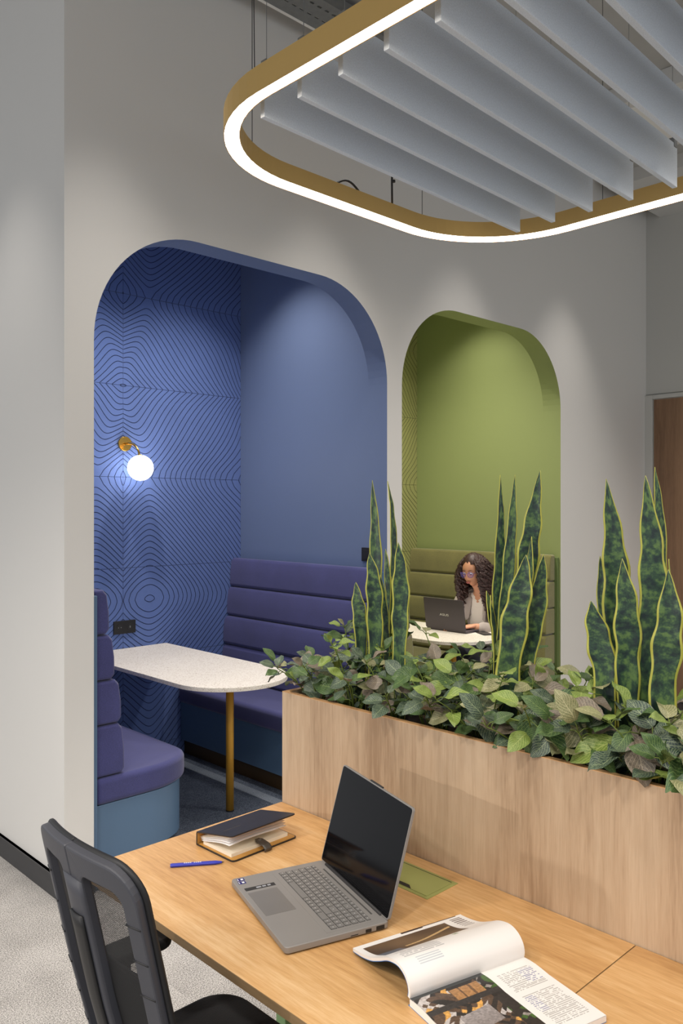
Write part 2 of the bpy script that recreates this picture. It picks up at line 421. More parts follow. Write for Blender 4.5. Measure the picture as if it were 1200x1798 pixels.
# booth linings
def booth(col, x0, x1, paint, felt, groove, gw):
    nm = col
    struct(MB().box((x1, y1, 0), (x1+.06, YB+.06, BCEIL)).build('wall_%s_booth_right' % nm, paint), 'plain %s side wall inside the %s booth' % (nm, nm))
    struct(MB().box((x0-.06, y1, 0), (x0, YB+.06, BCEIL)).build('wall_%s_booth_left' % nm, paint), '%s side wall behind the near bench of the %s booth' % (nm, nm))
    struct(MB().box((x0-.06, y1, BCEIL), (x1+.06, YB+.08, BCEIL+.05)).build('ceiling_%s_booth' % nm, paint))
    fb = struct(MB().box((x0, YF, -.06), (x1, YB+.06, -.002)).build('floor_%s_booth' % nm, M['carpet2']), 'dark blue grey carpet inside the %s booth' % nm)
    MB().box((x1-.515-.125, YF, -.002), (x1-.515-.055, YB, .0)).build('carpet_stripe', M['carpet3'], fb)
    bw = struct(MB().box((x0-.06, YB+.012, 0), (x1+.06, YB+.07, BCEIL)).build('wall_%s_booth_back' % nm, groove), 'back wall clad in %s felt panels with carved curved lines' % nm)
    mid = (x0+x1)/2; pw = (x1-x0)/2; rows = [.106, .683, 1.257, 1.831, 2.409, 2.988, BCEIL]
    rows = [0.0] + rows
    for r0, r1 in zip(rows[:-1], rows[1:]):
        for side in (1, -1):
            p = MB().box((.0012 if side > 0 else -pw+.001, -.012, r0+.0012), (pw-.001 if side > 0 else -.0012, 0, r1-.0012))
            po = p.build('felt_panel', felt, None); po.parent = bw; po.location = (mid, YB+.012, 0)
            g = groove_mesh(r0, r1, pw); 
            go = bpy.data.objects.new('groove_lines', g); COL.objects.link(go); go.parent = po; go.scale = (side, 1, 1)
            if not g.materials: g.materials.append(groove)
            go.material_slots[0].link = 'OBJECT'; go.material_slots[0].material = groove
            go['kind'] = 'stuff'
def G(z):
    # height field whose level lines give the carved pattern: zigzag in z, softened
    kn = [(-.2,1.0),(.45,.55),(1.05,0.0),(1.83,.74),(2.409,.16),(2.988,.74),(3.6,.2)]
    def lin(q):
        for (a, va), (c, vc) in zip(kn[:-1], kn[1:]):
            if a <= q <= c: return va + (vc-va)*(q-a)/(c-a)
        return kn[0][1] if q < kn[0][0] else kn[-1][1]
    if abs(z-2.409) < .08: return lin(z)
    return sum(lin(z + d)*wt for d, wt in ((-.09,1),(-.045,2),(0,3),(.045,2),(.09,1)))/9
GC = {}
def groove_mesh(z0, z1, pw):
    key = (round(z0,3), round(z1,3))
    if key in GC: return GC[key]
    h = .0115; nu = int(pw/h); nz = max(3, int((z1-z0)/h)); us = np.linspace(.002, pw-.002, nu+1); zs = np.linspace(z0+.002, z1-.002, nz+1)
    gz = np.array([G(z) for z in zs]); wob = .03*np.sin(us*5.2+.6)
    kn = .19*(1-np.exp(-((zs-2.409)/.33)**2)); Fv = gz[None, :]*1.12 + np.sqrt((us[:, None]-kn[None, :])**2 + (.045+.11*np.exp(-((zs[None, :]-1.05)/.17)**2))**2) - .10*np.exp(-((zs[None, :]-1.05)/.17)**2)*np.exp(-((us[:, None]-.19)/.3)**2) + wob[:, None]*np.cos(zs[None, :]*2.3) - .55*np.clip(us[:, None]-.62, 0, 1)**2*np.cos((zs[None,:]-1.83)*PI/.578)
    step = .041; Fs = Fv/step
    V = []; Fc = []; wd = .0019
    for i in range(nu):
        for j in range(nz):
            c4 = [(us[i],zs[j],Fs[i,j]),(us[i+1],zs[j],Fs[i+1,j]),(us[i+1],zs[j+1],Fs[i+1,j+1]),(us[i],zs[j+1],Fs[i,j+1])]
            lo = min(c[2] for c in c4); hi = max(c[2] for c in c4)
            for L in range(math.ceil(lo), math.floor(hi)+1):
                P = []
                for a in range(4):
                    p, q = c4[a], c4[(a+1) % 4]
                    if (p[2]-L)*(q[2]-L) < 0:
                        t = (L-p[2])/(q[2]-p[2]); P.append((p[0]+t*(q[0]-p[0]), p[1]+t*(q[1]-p[1])))
                for a in range(0, len(P)-1, 2):
                    (xa,za),(xb,zb) = P[a], P[a+1]; dx, dz = xb-xa, zb-za; l = math.hypot(dx, dz)
                    if l < 1e-6: continue
                    ex, ez = dx/l*.0006, dz/l*.0006; nx, nz_ = -dz/l*wd, dx/l*wd; k = len(V)
                    V += [(xa-ex+nx,-.0126,za-ez+nz_),(xa-ex-nx,-.0126,za-ez-nz_),(xb+ex-nx,-.0126,zb+ez-nz_),(xb+ex+nx,-.0126,zb+ez+nz_)]
                    Fc.append((k,k+1,k+2,k+3))
    me = bpy.data.meshes.new('groove_lines'); me.from_pydata(V, [], Fc); GC[key] = me
    return me
booth('blue', BX0, BX1, M['blue_paint'], M['blue_felt'], M['groove_b'], 0)
booth('green', GX0, GX1, M['green_paint'], M['green_felt'], M['groove_g'], 0)

# ------------------------------------------------------------------ benches and booth tables
def bench(x_wall, sgn, fab, lam, label, roundend):
    ex = .045 if roundend else 0
    """x_wall: wall X; sgn +1 seat extends toward +X, -1 toward -X"""
    o = thing('booth_bench', label, 'bench', (x_wall + sgn*.26, 3.95, 0), group='upholstered booth benches')
    Y0, Y1 = 3.268, YB-.002
    X = lambda d: x_wall + sgn*d
    def plan(d0, d1, ya, r):
        pts = [(d0, Y1), (d0, ya)]
        for k in range(13):
            a = R(90*k/12); pts.append((d1 - r + r*math.sin(a), ya + r*.72*(1-math.cos(a))))
        pts.append((d1, Y1))
        pts = [(X(p[0]), p[1]) for p in pts]
        return pts if sgn > 0 else pts[::-1]
    MB().prism(plan(.024, .5+ex, Y0+.012, .26), .095, .346).build('base', lam, o, bevel=.004)
    MB().prism(plan(.024, .47+ex, Y0+.05, .24), 0, .095).build('kick_plate', M['kick'], o)
    MB().prism(plan(.024, .522+ex, Y0, .27), .346, .462).build('seat_cushion', fab, o, bevel=.026, seg=4)
    a, c = sorted((X(.002), X(.022)))
    MB().box((a, Y0-.012, 0), (c, Y1, 1.262)).build('side_panel', lam, o, bevel=.002)
    zs = [.463, .69, .885, 1.085, 1.285]
    for i, (z0, z1) in enumerate(zip(zs[:-1], zs[1:])):
        d0, d1 = .022, (.165, .150, .118, .092)[i]; d1t = d1 - .008
        pr = [(d0, z0+.002), (d1-.012, z0+.002), (d1+.004, z0+.02), (d1+.003, (z0+z1)/2), (d1t, z1-.022), (d1t-.018, z1-.002), (d0, z1-.002)]
        m = MB(); n = len(pr); rows = []
        for y, ins in ((Y0+.012, .010), (Y0+.017, .003), (Y0+.028, 0), (Y1, 0)):
            cz = (z0+z1)/2
            rows.append([(X(p[0]-(ins if k not in (0, n-1) else 0)), y, p[1]+(ins if p[1] < cz else -ins)) for k, p in enumerate(pr)])
        vs = [q for r_ in rows for q in r_]
        fs = [(r_*n+k, r_*n+(k+1) % n, (r_+1)*n+(k+1) % n, (r_+1)*n+k) for r_ in range(len(rows)-1) for k in range(n)]
        fs += [tuple(range(n)), tuple(range((len(rows)-1)*n, len(rows)*n))[::-1]]
        m.add(vs, fs); m.build('back_cushion', fab, o, bevel=.006, seg=3, clean=True)
    return o
bench(BX0, 1, M['blue_fabric'], M['blue_lam'], 'indigo channel-back bench seen end-on at the left of the blue booth', 1)
bench(BX1, -1, M['blue_fabric'], M['blue_lam'], 'indigo channel-back bench along the plain wall of the blue booth', 0)
bench(GX0, 1, M['green_fabric'], M['green_lam'], 'moss green bench whose back end peeks out behind the first snake plant', 1)
bench(GX1, -1, M['green_fabric'], M['green_lam'], 'moss green channel-back bench the woman sits on', 0)

def booth_table(cx, label):
    o = thing('booth_table', label, 'table', (cx, 3.6, 0), group='booth tables')
    hw = .315; yc = 3.225 + hw
    pts = [(cx+hw, YB), (cx-hw, YB)] + [(cx - hw*math.cos(R(180*k/28)), yc - hw*math.sin(R(180*k/28))) for k in range(29)]
    MB().prism(pts, .728, .75).build('tabletop', M['terrazzo'], o, bevel=.002)
    lg = MB().cyl((cx+.05, 3.595, 0.003), (cx+.05, 3.595, .728), .0215, 24).build('leg', M['goldleg'], o, smooth=True)
    MB().cyl((cx+.05, 3.595, .0), (cx+.05, 3.595, .006), .0225, 24).build('foot', M['black'], lg)
    MB().box((cx-.09, 3.54, .718), (cx+.16, 3.65, .728)).build('mounting_plate', M['goldleg'], o)
    return o
booth_table((BX0+BX1)/2, 'speckled white D-shaped table on one gold leg in the blue booth')
booth_table((GX0+GX1)/2, 'white D-shaped table under the open laptop in the green booth')

def outlet(name, label, c, axis, n):
    o = thing(name, label, 'socket', c)
    hw = .0765 if n == 2 else .041
    if axis == 'y':
        MB().box((-hw, -.009, -.041), (hw, 0, .041)).build('cover_plate', M['black'], o, world=False, bevel=.002)
        for k in range(n):
            x = (-.036 + .072*k) if n == 2 else 0
            q = MB(); q.cyl((x, -.0105, 0), (x, -.006, 0), .0205, 24)
            so = q.build('socket_face', M['wire'], o, world=False)
            p = MB()
            if k == 0: p.cyl((x-.009, -.0112, 0), (x-.009, -.010, 0), .0028, 8).cyl((x+.009, -.0112, 0), (x+.009, -.010, 0), .0028, 8)
            else: p.box((x-.003, -.0112, -.006), (x+.003, -.010, .006))
            p.build('contact_holes', M['steel'], so, world=False)
    else:
        MB().box((-.009, -hw, -.041), (0, hw, .041)).build('cover_plate', M['black'], o, world=False, bevel=.002)
        MB().box((-.0115, -.024, -.026), (-.008, .024, .026)).build('rocker', M['wire'], o, world=False, bevel=.001)
outlet('wall_socket', 'black double wall socket just above the table in the blue booth', (2.60, YB, .885), 'y', 2)
outlet('light_switch', 'black wall switch above the bench back, partly behind a snake leaf', (BX1, 3.405, 1.358), 'x', 1)

# wall lamp
o = thing('wall_lamp', 'brass wall lamp with glowing opal globe on blue felt panels', 'lamp', (2.6, YB, 2.04))
MB().cyl((0,-.001,0), (0,-.016,0), .046, 36).build('wall_plate', M['brass'], o, world=False, bevel=.002)
MB().tube([(0,-.016,0), (.004,-.05,.001)] + [(.004+.026*math.sin(R(a))*.9, -.05-.088*math.sin(R(a)), -.085+.086*math.cos(R(a))) for a in range(10, 91, 10)], .0068, 12).build('arm', M['brass'], o, smooth=True, world=False)
MB().sphere((.034,-.14,-.155), .079, 32, 20).build('globe', M['lampglass'], o, smooth=True, world=False)
MB().cyl((.032,-.139,-.086), (.034,-.14,-.072), .017, 16).build('socket_cap', M['brass'], o, smooth=True, world=False)

# ------------------------------------------------------------------ ring pendant, baffles, ceiling services
RX0, RX1, RY0, RY1, RZ = 1.655, 3.60, -.35, 2.675, 3.0
rg = thing('ring_pendant', 'gold rounded-rectangle pendant light with a glowing underside', 'lamp', ((RX0+RX1)/2, (RY0+RY1)/2, RZ))
def ring_strip(mb, a, b):   # a, b: (inset, z)
    P = [rrect(RX0+i, RY0+i, RX1-i, RY1-i, .57-i, 16) for i in (a[0], b[0])]; n = len(P[0])
    mb.add([(p[0], p[1], a[1]) for p in P[0]] + [(p[0], p[1], b[1]) for p in P[1]], [(k, (k+1) % n, n+(k+1) % n, n+k) for k in range(n)])
g = MB(); wd = .060
for a, c in (((0,RZ),(0,RZ+.085)), ((0,RZ+.085),(wd,RZ+.085)), ((wd,RZ+.085),(wd,RZ+.010)), ((wd,RZ+.010),(wd-.003,RZ+.010)), ((0,RZ),(.003,RZ))): ring_strip(g, a, c)
g.build('gold_housing', M['gold'], rg, smooth=False, clean=True)
l = MB(); ring_strip(l, (.003, RZ+.001), (wd-.003, RZ+.011)); l.build('light_diffuser', M['led'], rg)
for (x, y, tx, ty) in ((RX0+.05, 2.18, .0, .02), (2.04, RY1-.05, 0, 0), (3.1, RY1-.05, .0, 0), (RX1-.05, 1.9, 0, 0), (RX0+.05, .4, 0, 0)):
    MB().tube([(x, y, RZ+.08), (x+tx, y+ty, CEIL)], .0016, 6).build('suspension_wire', M['wire'], rg)
MB().tube([(2.88, RY1-.05, RZ+.08), (2.878, RY1-.05, RZ+.2), (2.885, RY1-.06, RZ+.4), (2.88, RY1-.05, CEIL)], .005, 8).build('power_cable', M['wire'], rg, smooth=True)
MB().cyl((2.884, RY1-.055, RZ+.19), (2.884, RY1-.055, RZ+.2), .009, 10).build('cable_tie', M['black'], rg)
MB().tube([(2.50+.17*t, RY1-.05, RZ+.075+.04*math.sin(PI*t)) for t in [k/10 for k in range(11)]], .005, 8).build('cable_loop', M['wire'], rg, smooth=True)

ORD = ['first', 'second', 'third', 'fourth', 'fifth', 'sixth', 'seventh', 'eighth', 'ninth', 'tenth', 'eleventh']
BW0, BW1 = 1.780, 3.440
for k in range(11):
    y = 2.262 - .1955*k
    o = thing('acoustic_baffle', 'pale grey felt ceiling baffle, %s counted from the arched wall' % ORD[k] , 'baffle', ((BW0+BW1)/2, y, RZ+.002), group='felt baffles inside the ring pendant')
    MB().box((BW0, y-.011, RZ+.002), (BW1, y+.011, RZ+.182)).build('felt_board', M['baffle'], o, bevel=.0025)
    for x in (BW0+.012, BW1-.03):
        c = MB(); c.box((x-.008, y-.014, RZ+.165), (x+.022, y+.014, RZ+.205)); c.build('hanger_clip', M['steel'], o, bevel=.002)
        MB().cyl((x+.007, y, RZ+.2), (x+.007, y, CEIL), .0012, 6).build('hanger_rod', M['steel'], o)
    o.rotation_euler = (0, 0, R(2.0))
    if k == 1: MB().box((BW0+.055, y-.0118, RZ+.06), (BW0+.085, y-.011, RZ+.12)).build('paper_tag', M['white_paper'], o)
def tray(name, label, x0, x1, y0, y1, z, pitch):
    o = thing(name, label, 'cable tray', ((x0+x1)/2, (y0+y1)/2, z))
    MB().box((x0, y0-.002, z), (x1, y0, z+.06)).build('side_rail', M['steel'], o); MB().box((x0, y1, z), (x1, y1+.002, z+.06)).build('side_rail', M['steel'], o)
    MB().box((x0, y1+.002, z-.001), (x1, y1+.02, z+.002)).build('flange', M['white'], o)
    n = int((x1-x0)/pitch); m = MB(); sw = .012
    ys = [y0, y0+.045, y0+.045+sw, y0+.045+2*sw+.05, y0+.045+3*sw+.05, y1]
    m.box((x0, ys[0], z), (x1, ys[1], z+.0015)); m.box((x0, ys[2], z), (x1, ys[3], z+.0015)); m.box((x0, ys[4], z), (x1, ys[5], z+.0015))
    for k in range(n):
        xa = x0 + k*pitch
        m.box((xa, ys[1], z), (xa+pitch*.5, ys[2], z+.0015)); m.box((xa, ys[3], z), (xa+pitch*.5, ys[4], z+.0015))
    m.build('perforated_floor', M['steel'], o)
    for k in range(3):
        x = x0+.3+k*(x1-x0-.6)/2; MB().cyl((x, (y0+y1)/2, z), (x, (y0+y1)/2, CEIL), .005, 8).build('threaded_rod', M['steel'], o)
tray('cable_tray', 'perforated steel cable tray along the top of the arched wall', 1.6, 5.6, 2.93, 3.13, 4.12, .05)
tray('cable_tray', 'perforated steel cable tray near the far baffle ends', 4.2, 6.6, 1.45, 1.65, 3.98, .05)
def duct():
    o = thing('ceiling_unit', 'pale grey ceiling service box behind the far baffle ends', 'ceiling unit', (5.0, 2.2, 4.0))
    MB().box((4.7, 1.9, 4.1), (5.5, 2.6, CEIL)).build('casing', M['soffit'], o, bevel=.006)
    MB().box((4.78, 1.98, 4.092), (5.42, 2.5, 4.1)).build('access_panel', M['white'], o, bevel=.002)
duct()
for k in range(3):
    x = 2.2 + k*.9
    tag(MB().box((x, -.6, CEIL-.05), (x+.36, 1.6, CEIL)).build('ceiling_raft', M['soffit'], org=(x+.18, .5, CEIL)), 'flat grey ceiling raft above the baffles, %s from the near side' % ORD[k], 'ceiling panel', 'ceiling rafts above the baffles')

# ------------------------------------------------------------------ desk
DZ = .73
def desk(label, ya, yb, legs):
    o = thing('desk', label, 'desk', (1.3, (ya+yb)/2, 0), group='oak desks in front of the planter')
    MB().box((.966, ya, DZ-.0185), (1.632, yb, DZ)).build('desktop', M['desk'], o)
    MB().box((.9648, ya, DZ-.0187), (.966, yb, DZ-.0004)).build('edge_band', M['deskedge'], o)
    MB().box((.966, yb, DZ-.0187), (1.632, yb+.0012, DZ-.0004)).build('edge_band', M['deskedge'], o)
    for x, y in legs: MB().box((x-.022, y-.022, .0), (x+.022, y+.022, DZ-.0185)).build('leg', M['greenleg'], o, bevel=.003)
    for y in sorted(set(q[1] for q in legs)): MB().box((1.08, y-.018, DZ-.06), (1.54, y+.018, DZ-.0187)).build('cross_bar', M['greenleg'], o)
    return o
desk('oak desk with the notebook, pen and open grey laptop on it', .8, 1.952, [(1.06, 1.195), (1.56, 1.195), (1.59, 1.88)])
desk('oak desk beyond the seam, under the magazine\'s right page', -.55, .7972, [(1.06, -.45), (1.56, -.45), (1.06, .55), (1.56, .55)])
# cable flap
o = thing('cable_flap', 'lime green metal cable flap set into the desk behind the laptop', 'cable flap', (1.525, 1.36, DZ))
MB().box((1.471, 1.23, DZ), (1.587, 1.50, DZ+.0012)).build('rim', M['greenplate'], o)
MB().box((1.481, 1.240, DZ+.0012), (1.577, 1.49, DZ+.0022)).build('lid', M['greenplate'], o, bevel=.0006)
MB().prism([(1.4815, 1.29), (1.494, 1.305), (1.494, 1.44), (1.4815, 1.455)][::-1], DZ+.0022, DZ+.0026).build('finger_slot', M['black'], o)
MB().box((1.5765, 1.243, DZ+.0012), (1.5785, 1.487, DZ+.0024)).build('hinge_gap', M['black'], o)

# ------------------------------------------------------------------ planter
PX0, PX1, PY0, PY1, PZ = 1.635, 1.965, -.45, 1.952, 1.074
o = thing('planter_box', 'long pale oak planter box standing behind the desk', 'planter', ((PX0+PX1)/2, .75, 0))
t_ = .016
MB().box((PX0, PY0, 0), (PX0+t_, PY1, PZ-.002)).build('front_panel', M['oak'], o)
MB().box((PX1-t_, PY0, 0), (PX1, PY1, PZ-.002)).build('back_panel', M['oak'], o)
MB().box((PX0+t_, PY1-t_, 0), (PX1-t_, PY1, PZ-.002)).build('end_panel', M['oak'], o)
MB().box((PX0+t_, PY0, 0), (PX1-t_, PY0+t_, PZ-.002)).build('end_panel', M['oak'], o)
e = MB(); e.box((PX0, PY0, PZ-.002), (PX0+t_, PY1, PZ)).box((PX1-t_, PY0, PZ-.002), (PX1, PY1, PZ)).box((PX0+t_, PY1-t_, PZ-.002), (PX1-t_, PY1, PZ))
e.build('edge_band', M['oakband'], o)
def soil_fn(u, v):
    x, y = PX0+t_+.001 + u*(PX1-PX0-2*t_-.002), PY0+t_+.001 + v*(PY1-PY0-2*t_-.002)
    return (x, y, .992 + .008*math.sin(x*70)*math.sin(y*55) + random.uniform(-.004, .004))
so = MB().grid(soil_fn, 12, 90).build('soil', M['soil'], o, smooth=True); so['kind'] = 'stuff'

# snake plants: blades given as centre-line points (Y, Z) on a plane of constant X, apparent width, turn
SN = {'A': [(1.82, [(0.0, 1.699, 1.0), (0.0, 1.699, 1.23), (0.0, 1.723, 1.35), (0.0, 1.727, 1.55), (0.0, 1.742, 1.729)], 0.0437, 1), (1.84, [(0.0, 1.675, 1.0), (0.0, 1.675, 1.231), (0.0, 1.672, 1.456), (0.0, 1.679, 1.626), (0.0, 1.696, 1.725)], 0.0173, 1), (1.76, [(0.0, 1.673, 1.0), (0.0, 1.673, 1.249), (0.0, 1.675, 1.359), (0.0, 1.682, 1.443), (0.0, 1.696, 1.51)], 0.0491, 1), (1.78, [(0.0, 1.752, 1.0), (0.0, 1.752, 1.246), (0.0, 1.757, 1.315), (0.0, 1.764, 1.367), (0.0, 1.774, 1.415)], 0.0436, -1), (1.83, [(0.0, 1.682, 1.0), (0.0, 1.682, 1.231), (0.0, 1.675, 1.336), (0.0, 1.684, 1.439), (0.0, 1.696, 1.518)], 0.0294, -1), (1.75, [(0.0, 1.566, 1.0), (0.0, 1.566, 1.255), (0.0, 1.562, 1.369), (0.0, 1.564, 1.467), (0.0, 1.571, 1.545)], 0.0489, 1), (1.8, [(0.0, 1.6, 1.0), (0.0, 1.6, 1.253), (0.0, 1.589, 1.313), (0.0, 1.584, 1.372), (0.0, 1.58, 1.427)], 0.015, 1), (1.8, [(0.0, 1.668, 1.0), (0.0, 1.668, 1.24), (0.0, 1.675, 1.304), (0.0, 1.682, 1.372), (0.0, 1.689, 1.44)], 0.0223, 1)], 'B': [(1.84, [(0.0, 1.292, 1.0), (0.0, 1.292, 1.231), (0.0, 1.29, 1.416), (0.0, 1.283, 1.582), (0.0, 1.283, 1.733)], 0.0262, 1), (1.82, [(0.0, 1.269, 1.0), (0.0, 1.269, 1.229), (0.0, 1.249, 1.413), (0.0, 1.233, 1.584), (0.0, 1.223, 1.732)], 0.0332, -1), (1.83, [(0.0, 1.219, 1.0), (0.0, 1.219, 1.235), (0.0, 1.194, 1.484), (0.0, 1.174, 1.612), (0.0, 1.153, 1.741)], 0.055, 1), (1.76, [(0.0, 1.203, 1.0), (0.0, 1.203, 1.21), (0.0, 1.181, 1.358), (0.0, 1.162, 1.446), (0.0, 1.15, 1.527)], 0.0694, 1), (1.8, [(0.0, 1.17, 1.0), (0.0, 1.17, 1.246), (0.0, 1.149, 1.357), (0.0, 1.136, 1.445), (0.0, 1.124, 1.528)], 0.0493, 1), (1.81, [(0.0, 1.204, 1.0), (0.0, 1.204, 1.247), (0.0, 1.186, 1.367), (0.0, 1.171, 1.486), (0.0, 1.166, 1.571)], 0.0221, -1), (1.78, [(0.0, 1.261, 1.0), (0.0, 1.261, 1.243), (0.0, 1.265, 1.318), (0.0, 1.275, 1.377), (0.0, 1.285, 1.425)], 0.012, 1), (1.77, [(0.0, 1.254, 1.0), (0.0, 1.254, 1.238), (0.0, 1.254, 1.32), (0.0, 1.263, 1.371), (0.0, 1.265, 1.416)], 0.0119, -1)], 'C': [(1.83, [(0.0, 0.94, 1.0), (0.0, 0.94, 1.219), (0.0, 0.942, 1.416), (0.0, 0.951, 1.564), (0.0, 0.97, 1.715)], 0.0639, 1), (1.82, [(0.0, 0.856, 1.0), (0.0, 0.856, 1.241), (0.0, 0.851, 1.425), (0.0, 0.854, 1.567), (0.0, 0.867, 1.72)], 0.0642, 1), (1.86, [(0.0, 0.853, 1.0), (0.0, 0.853, 1.248), (0.0, 0.85, 1.448), (0.0, 0.853, 1.615), (0.0, 0.863, 1.741)], 0.0266, 1), (1.85, [(0.0, 0.973, 1.0), (0.0, 0.973, 1.232), (0.0, 0.984, 1.355), (0.0, 0.99, 1.452), (0.0, 0.997, 1.527)], 0.0334, -1), (1.76, [(0.0, 0.935, 1.0), (0.0, 0.935, 1.231), (0.0, 0.946, 1.315), (0.0, 0.961, 1.374), (0.0, 0.972, 1.426)], 0.0598, 1), (1.78, [(0.0, 0.892, 1.0), (0.0, 0.892, 1.235), (0.0, 0.892, 1.346), (0.0, 0.894, 1.438), (0.0, 0.904, 1.528)], 0.059, -1), (1.75, [(0.0, 0.795, 1.0), (0.0, 0.795, 1.23), (0.0, 0.785, 1.337), (0.0, 0.778, 1.424), (0.0, 0.782, 1.511)], 0.0621, 1), (1.84, [(0.0, 0.879, 1.0), (0.0, 0.879, 1.234), (0.0, 0.882, 1.3), (0.0, 0.885, 1.353), (0.0, 0.886, 1.411)], 0.0294, 1), (1.86, [(0.0, 0.826, 1.0), (0.0, 0.826, 1.305), (0.0, 0.827, 1.384), (0.0, 0.829, 1.463), (0.0, 0.83, 1.527)], 0.0105, 1)]}
def blade(name, pts, w_app, x0, parent, ph, tw):
    P = [Vector((x0 + dx, y, z)) for (dx, y, z) in pts]
    # densify by Catmull-Rom
    Q = [P[0]] + P + [P[-1]*2 - P[-2]]; C = []; n = 22
    Q[0] = P[0]*2 - P[1]
    for k in range(n+1):
        s_ = k/n*(len(P)-1); i = min(int(s_), len(P)-2); f = s_-i; a, b_, c, d = Q[i], Q[i+1], Q[i+2], Q[i+3]
        C.append(.5*((2*b_) + (c-a)*f + (2*a-5*b_+4*c-d)*f*f + (3*b_-a-3*c+d)*f**3))
    true = max(w_app, .034); turn = math.acos(min(1, w_app/true))*tw
    L = sum((C[k+1]-C[k]).length for k in range(n)); m = MB()
    def fn(u, v):
        k = u*n; i = min(int(k), n-1); f = k-i; c = C[i].lerp(C[i+1], f); vv = 2*v-1
        # width: broad in the lower middle, pointed at the tip
        wv = (.62 + .38*math.sin(PI*min(1, u/.55)*.5)) * (1 if u < .5 else max(0.0, 1-((u-.5)/.5)**2.2))
        wob = .10*math.sin(u*L/.075*2*PI*.55 + ph + (1.3 if vv > 0 else 0))
        hw = true/2*(wv*(1+wob) + .012)
        view = Vector((.80 if c.y > 1.4 else .88, .60 if c.y > 1.4 else .47, 0)); side = Vector((view.y, -view.x, 0))
        ang = turn + .25*math.sin(u*4+ph); sd = side*math.cos(ang) + view*math.sin(ang); nn = view*math.cos(ang) - side*math.sin(ang)
        return c + sd*(hw*vv) - nn*(.20*hw*(vv*vv)) + nn*(.05*hw*math.sin(u*L*70+ph*2)*abs(vv))
    m.grid(fn, 34, 6, uv=lambda u, v: (v, u*L/.16))
    return m.build(name, M['snake'], parent, smooth=True, solid=.0022)
for key, lab, cx, cy in (('A', 'snake plant rising in front of the pale strip between the two booths', 1.80, 1.64), ('B', 'snake plant standing in front of the seated woman', 1.80, 1.225), ('C', 'snake plant with broad blades in front of the brown door', 1.80, .89)):
    o = thing('snake_plant', lab, 'plant', (cx, cy, .99), group='snake plants in the planter')
    for k, (x0, pts, wapp, tw) in enumerate(SN[key]): blade('leaf_blade', pts, wapp, x0, o, k*1.7+ord(key), tw)
    MB().cyl((cx, cy, .985), (cx, cy, 1.03), .045, 16, .05).build('root_ball', M['soil'], o, smooth=True)

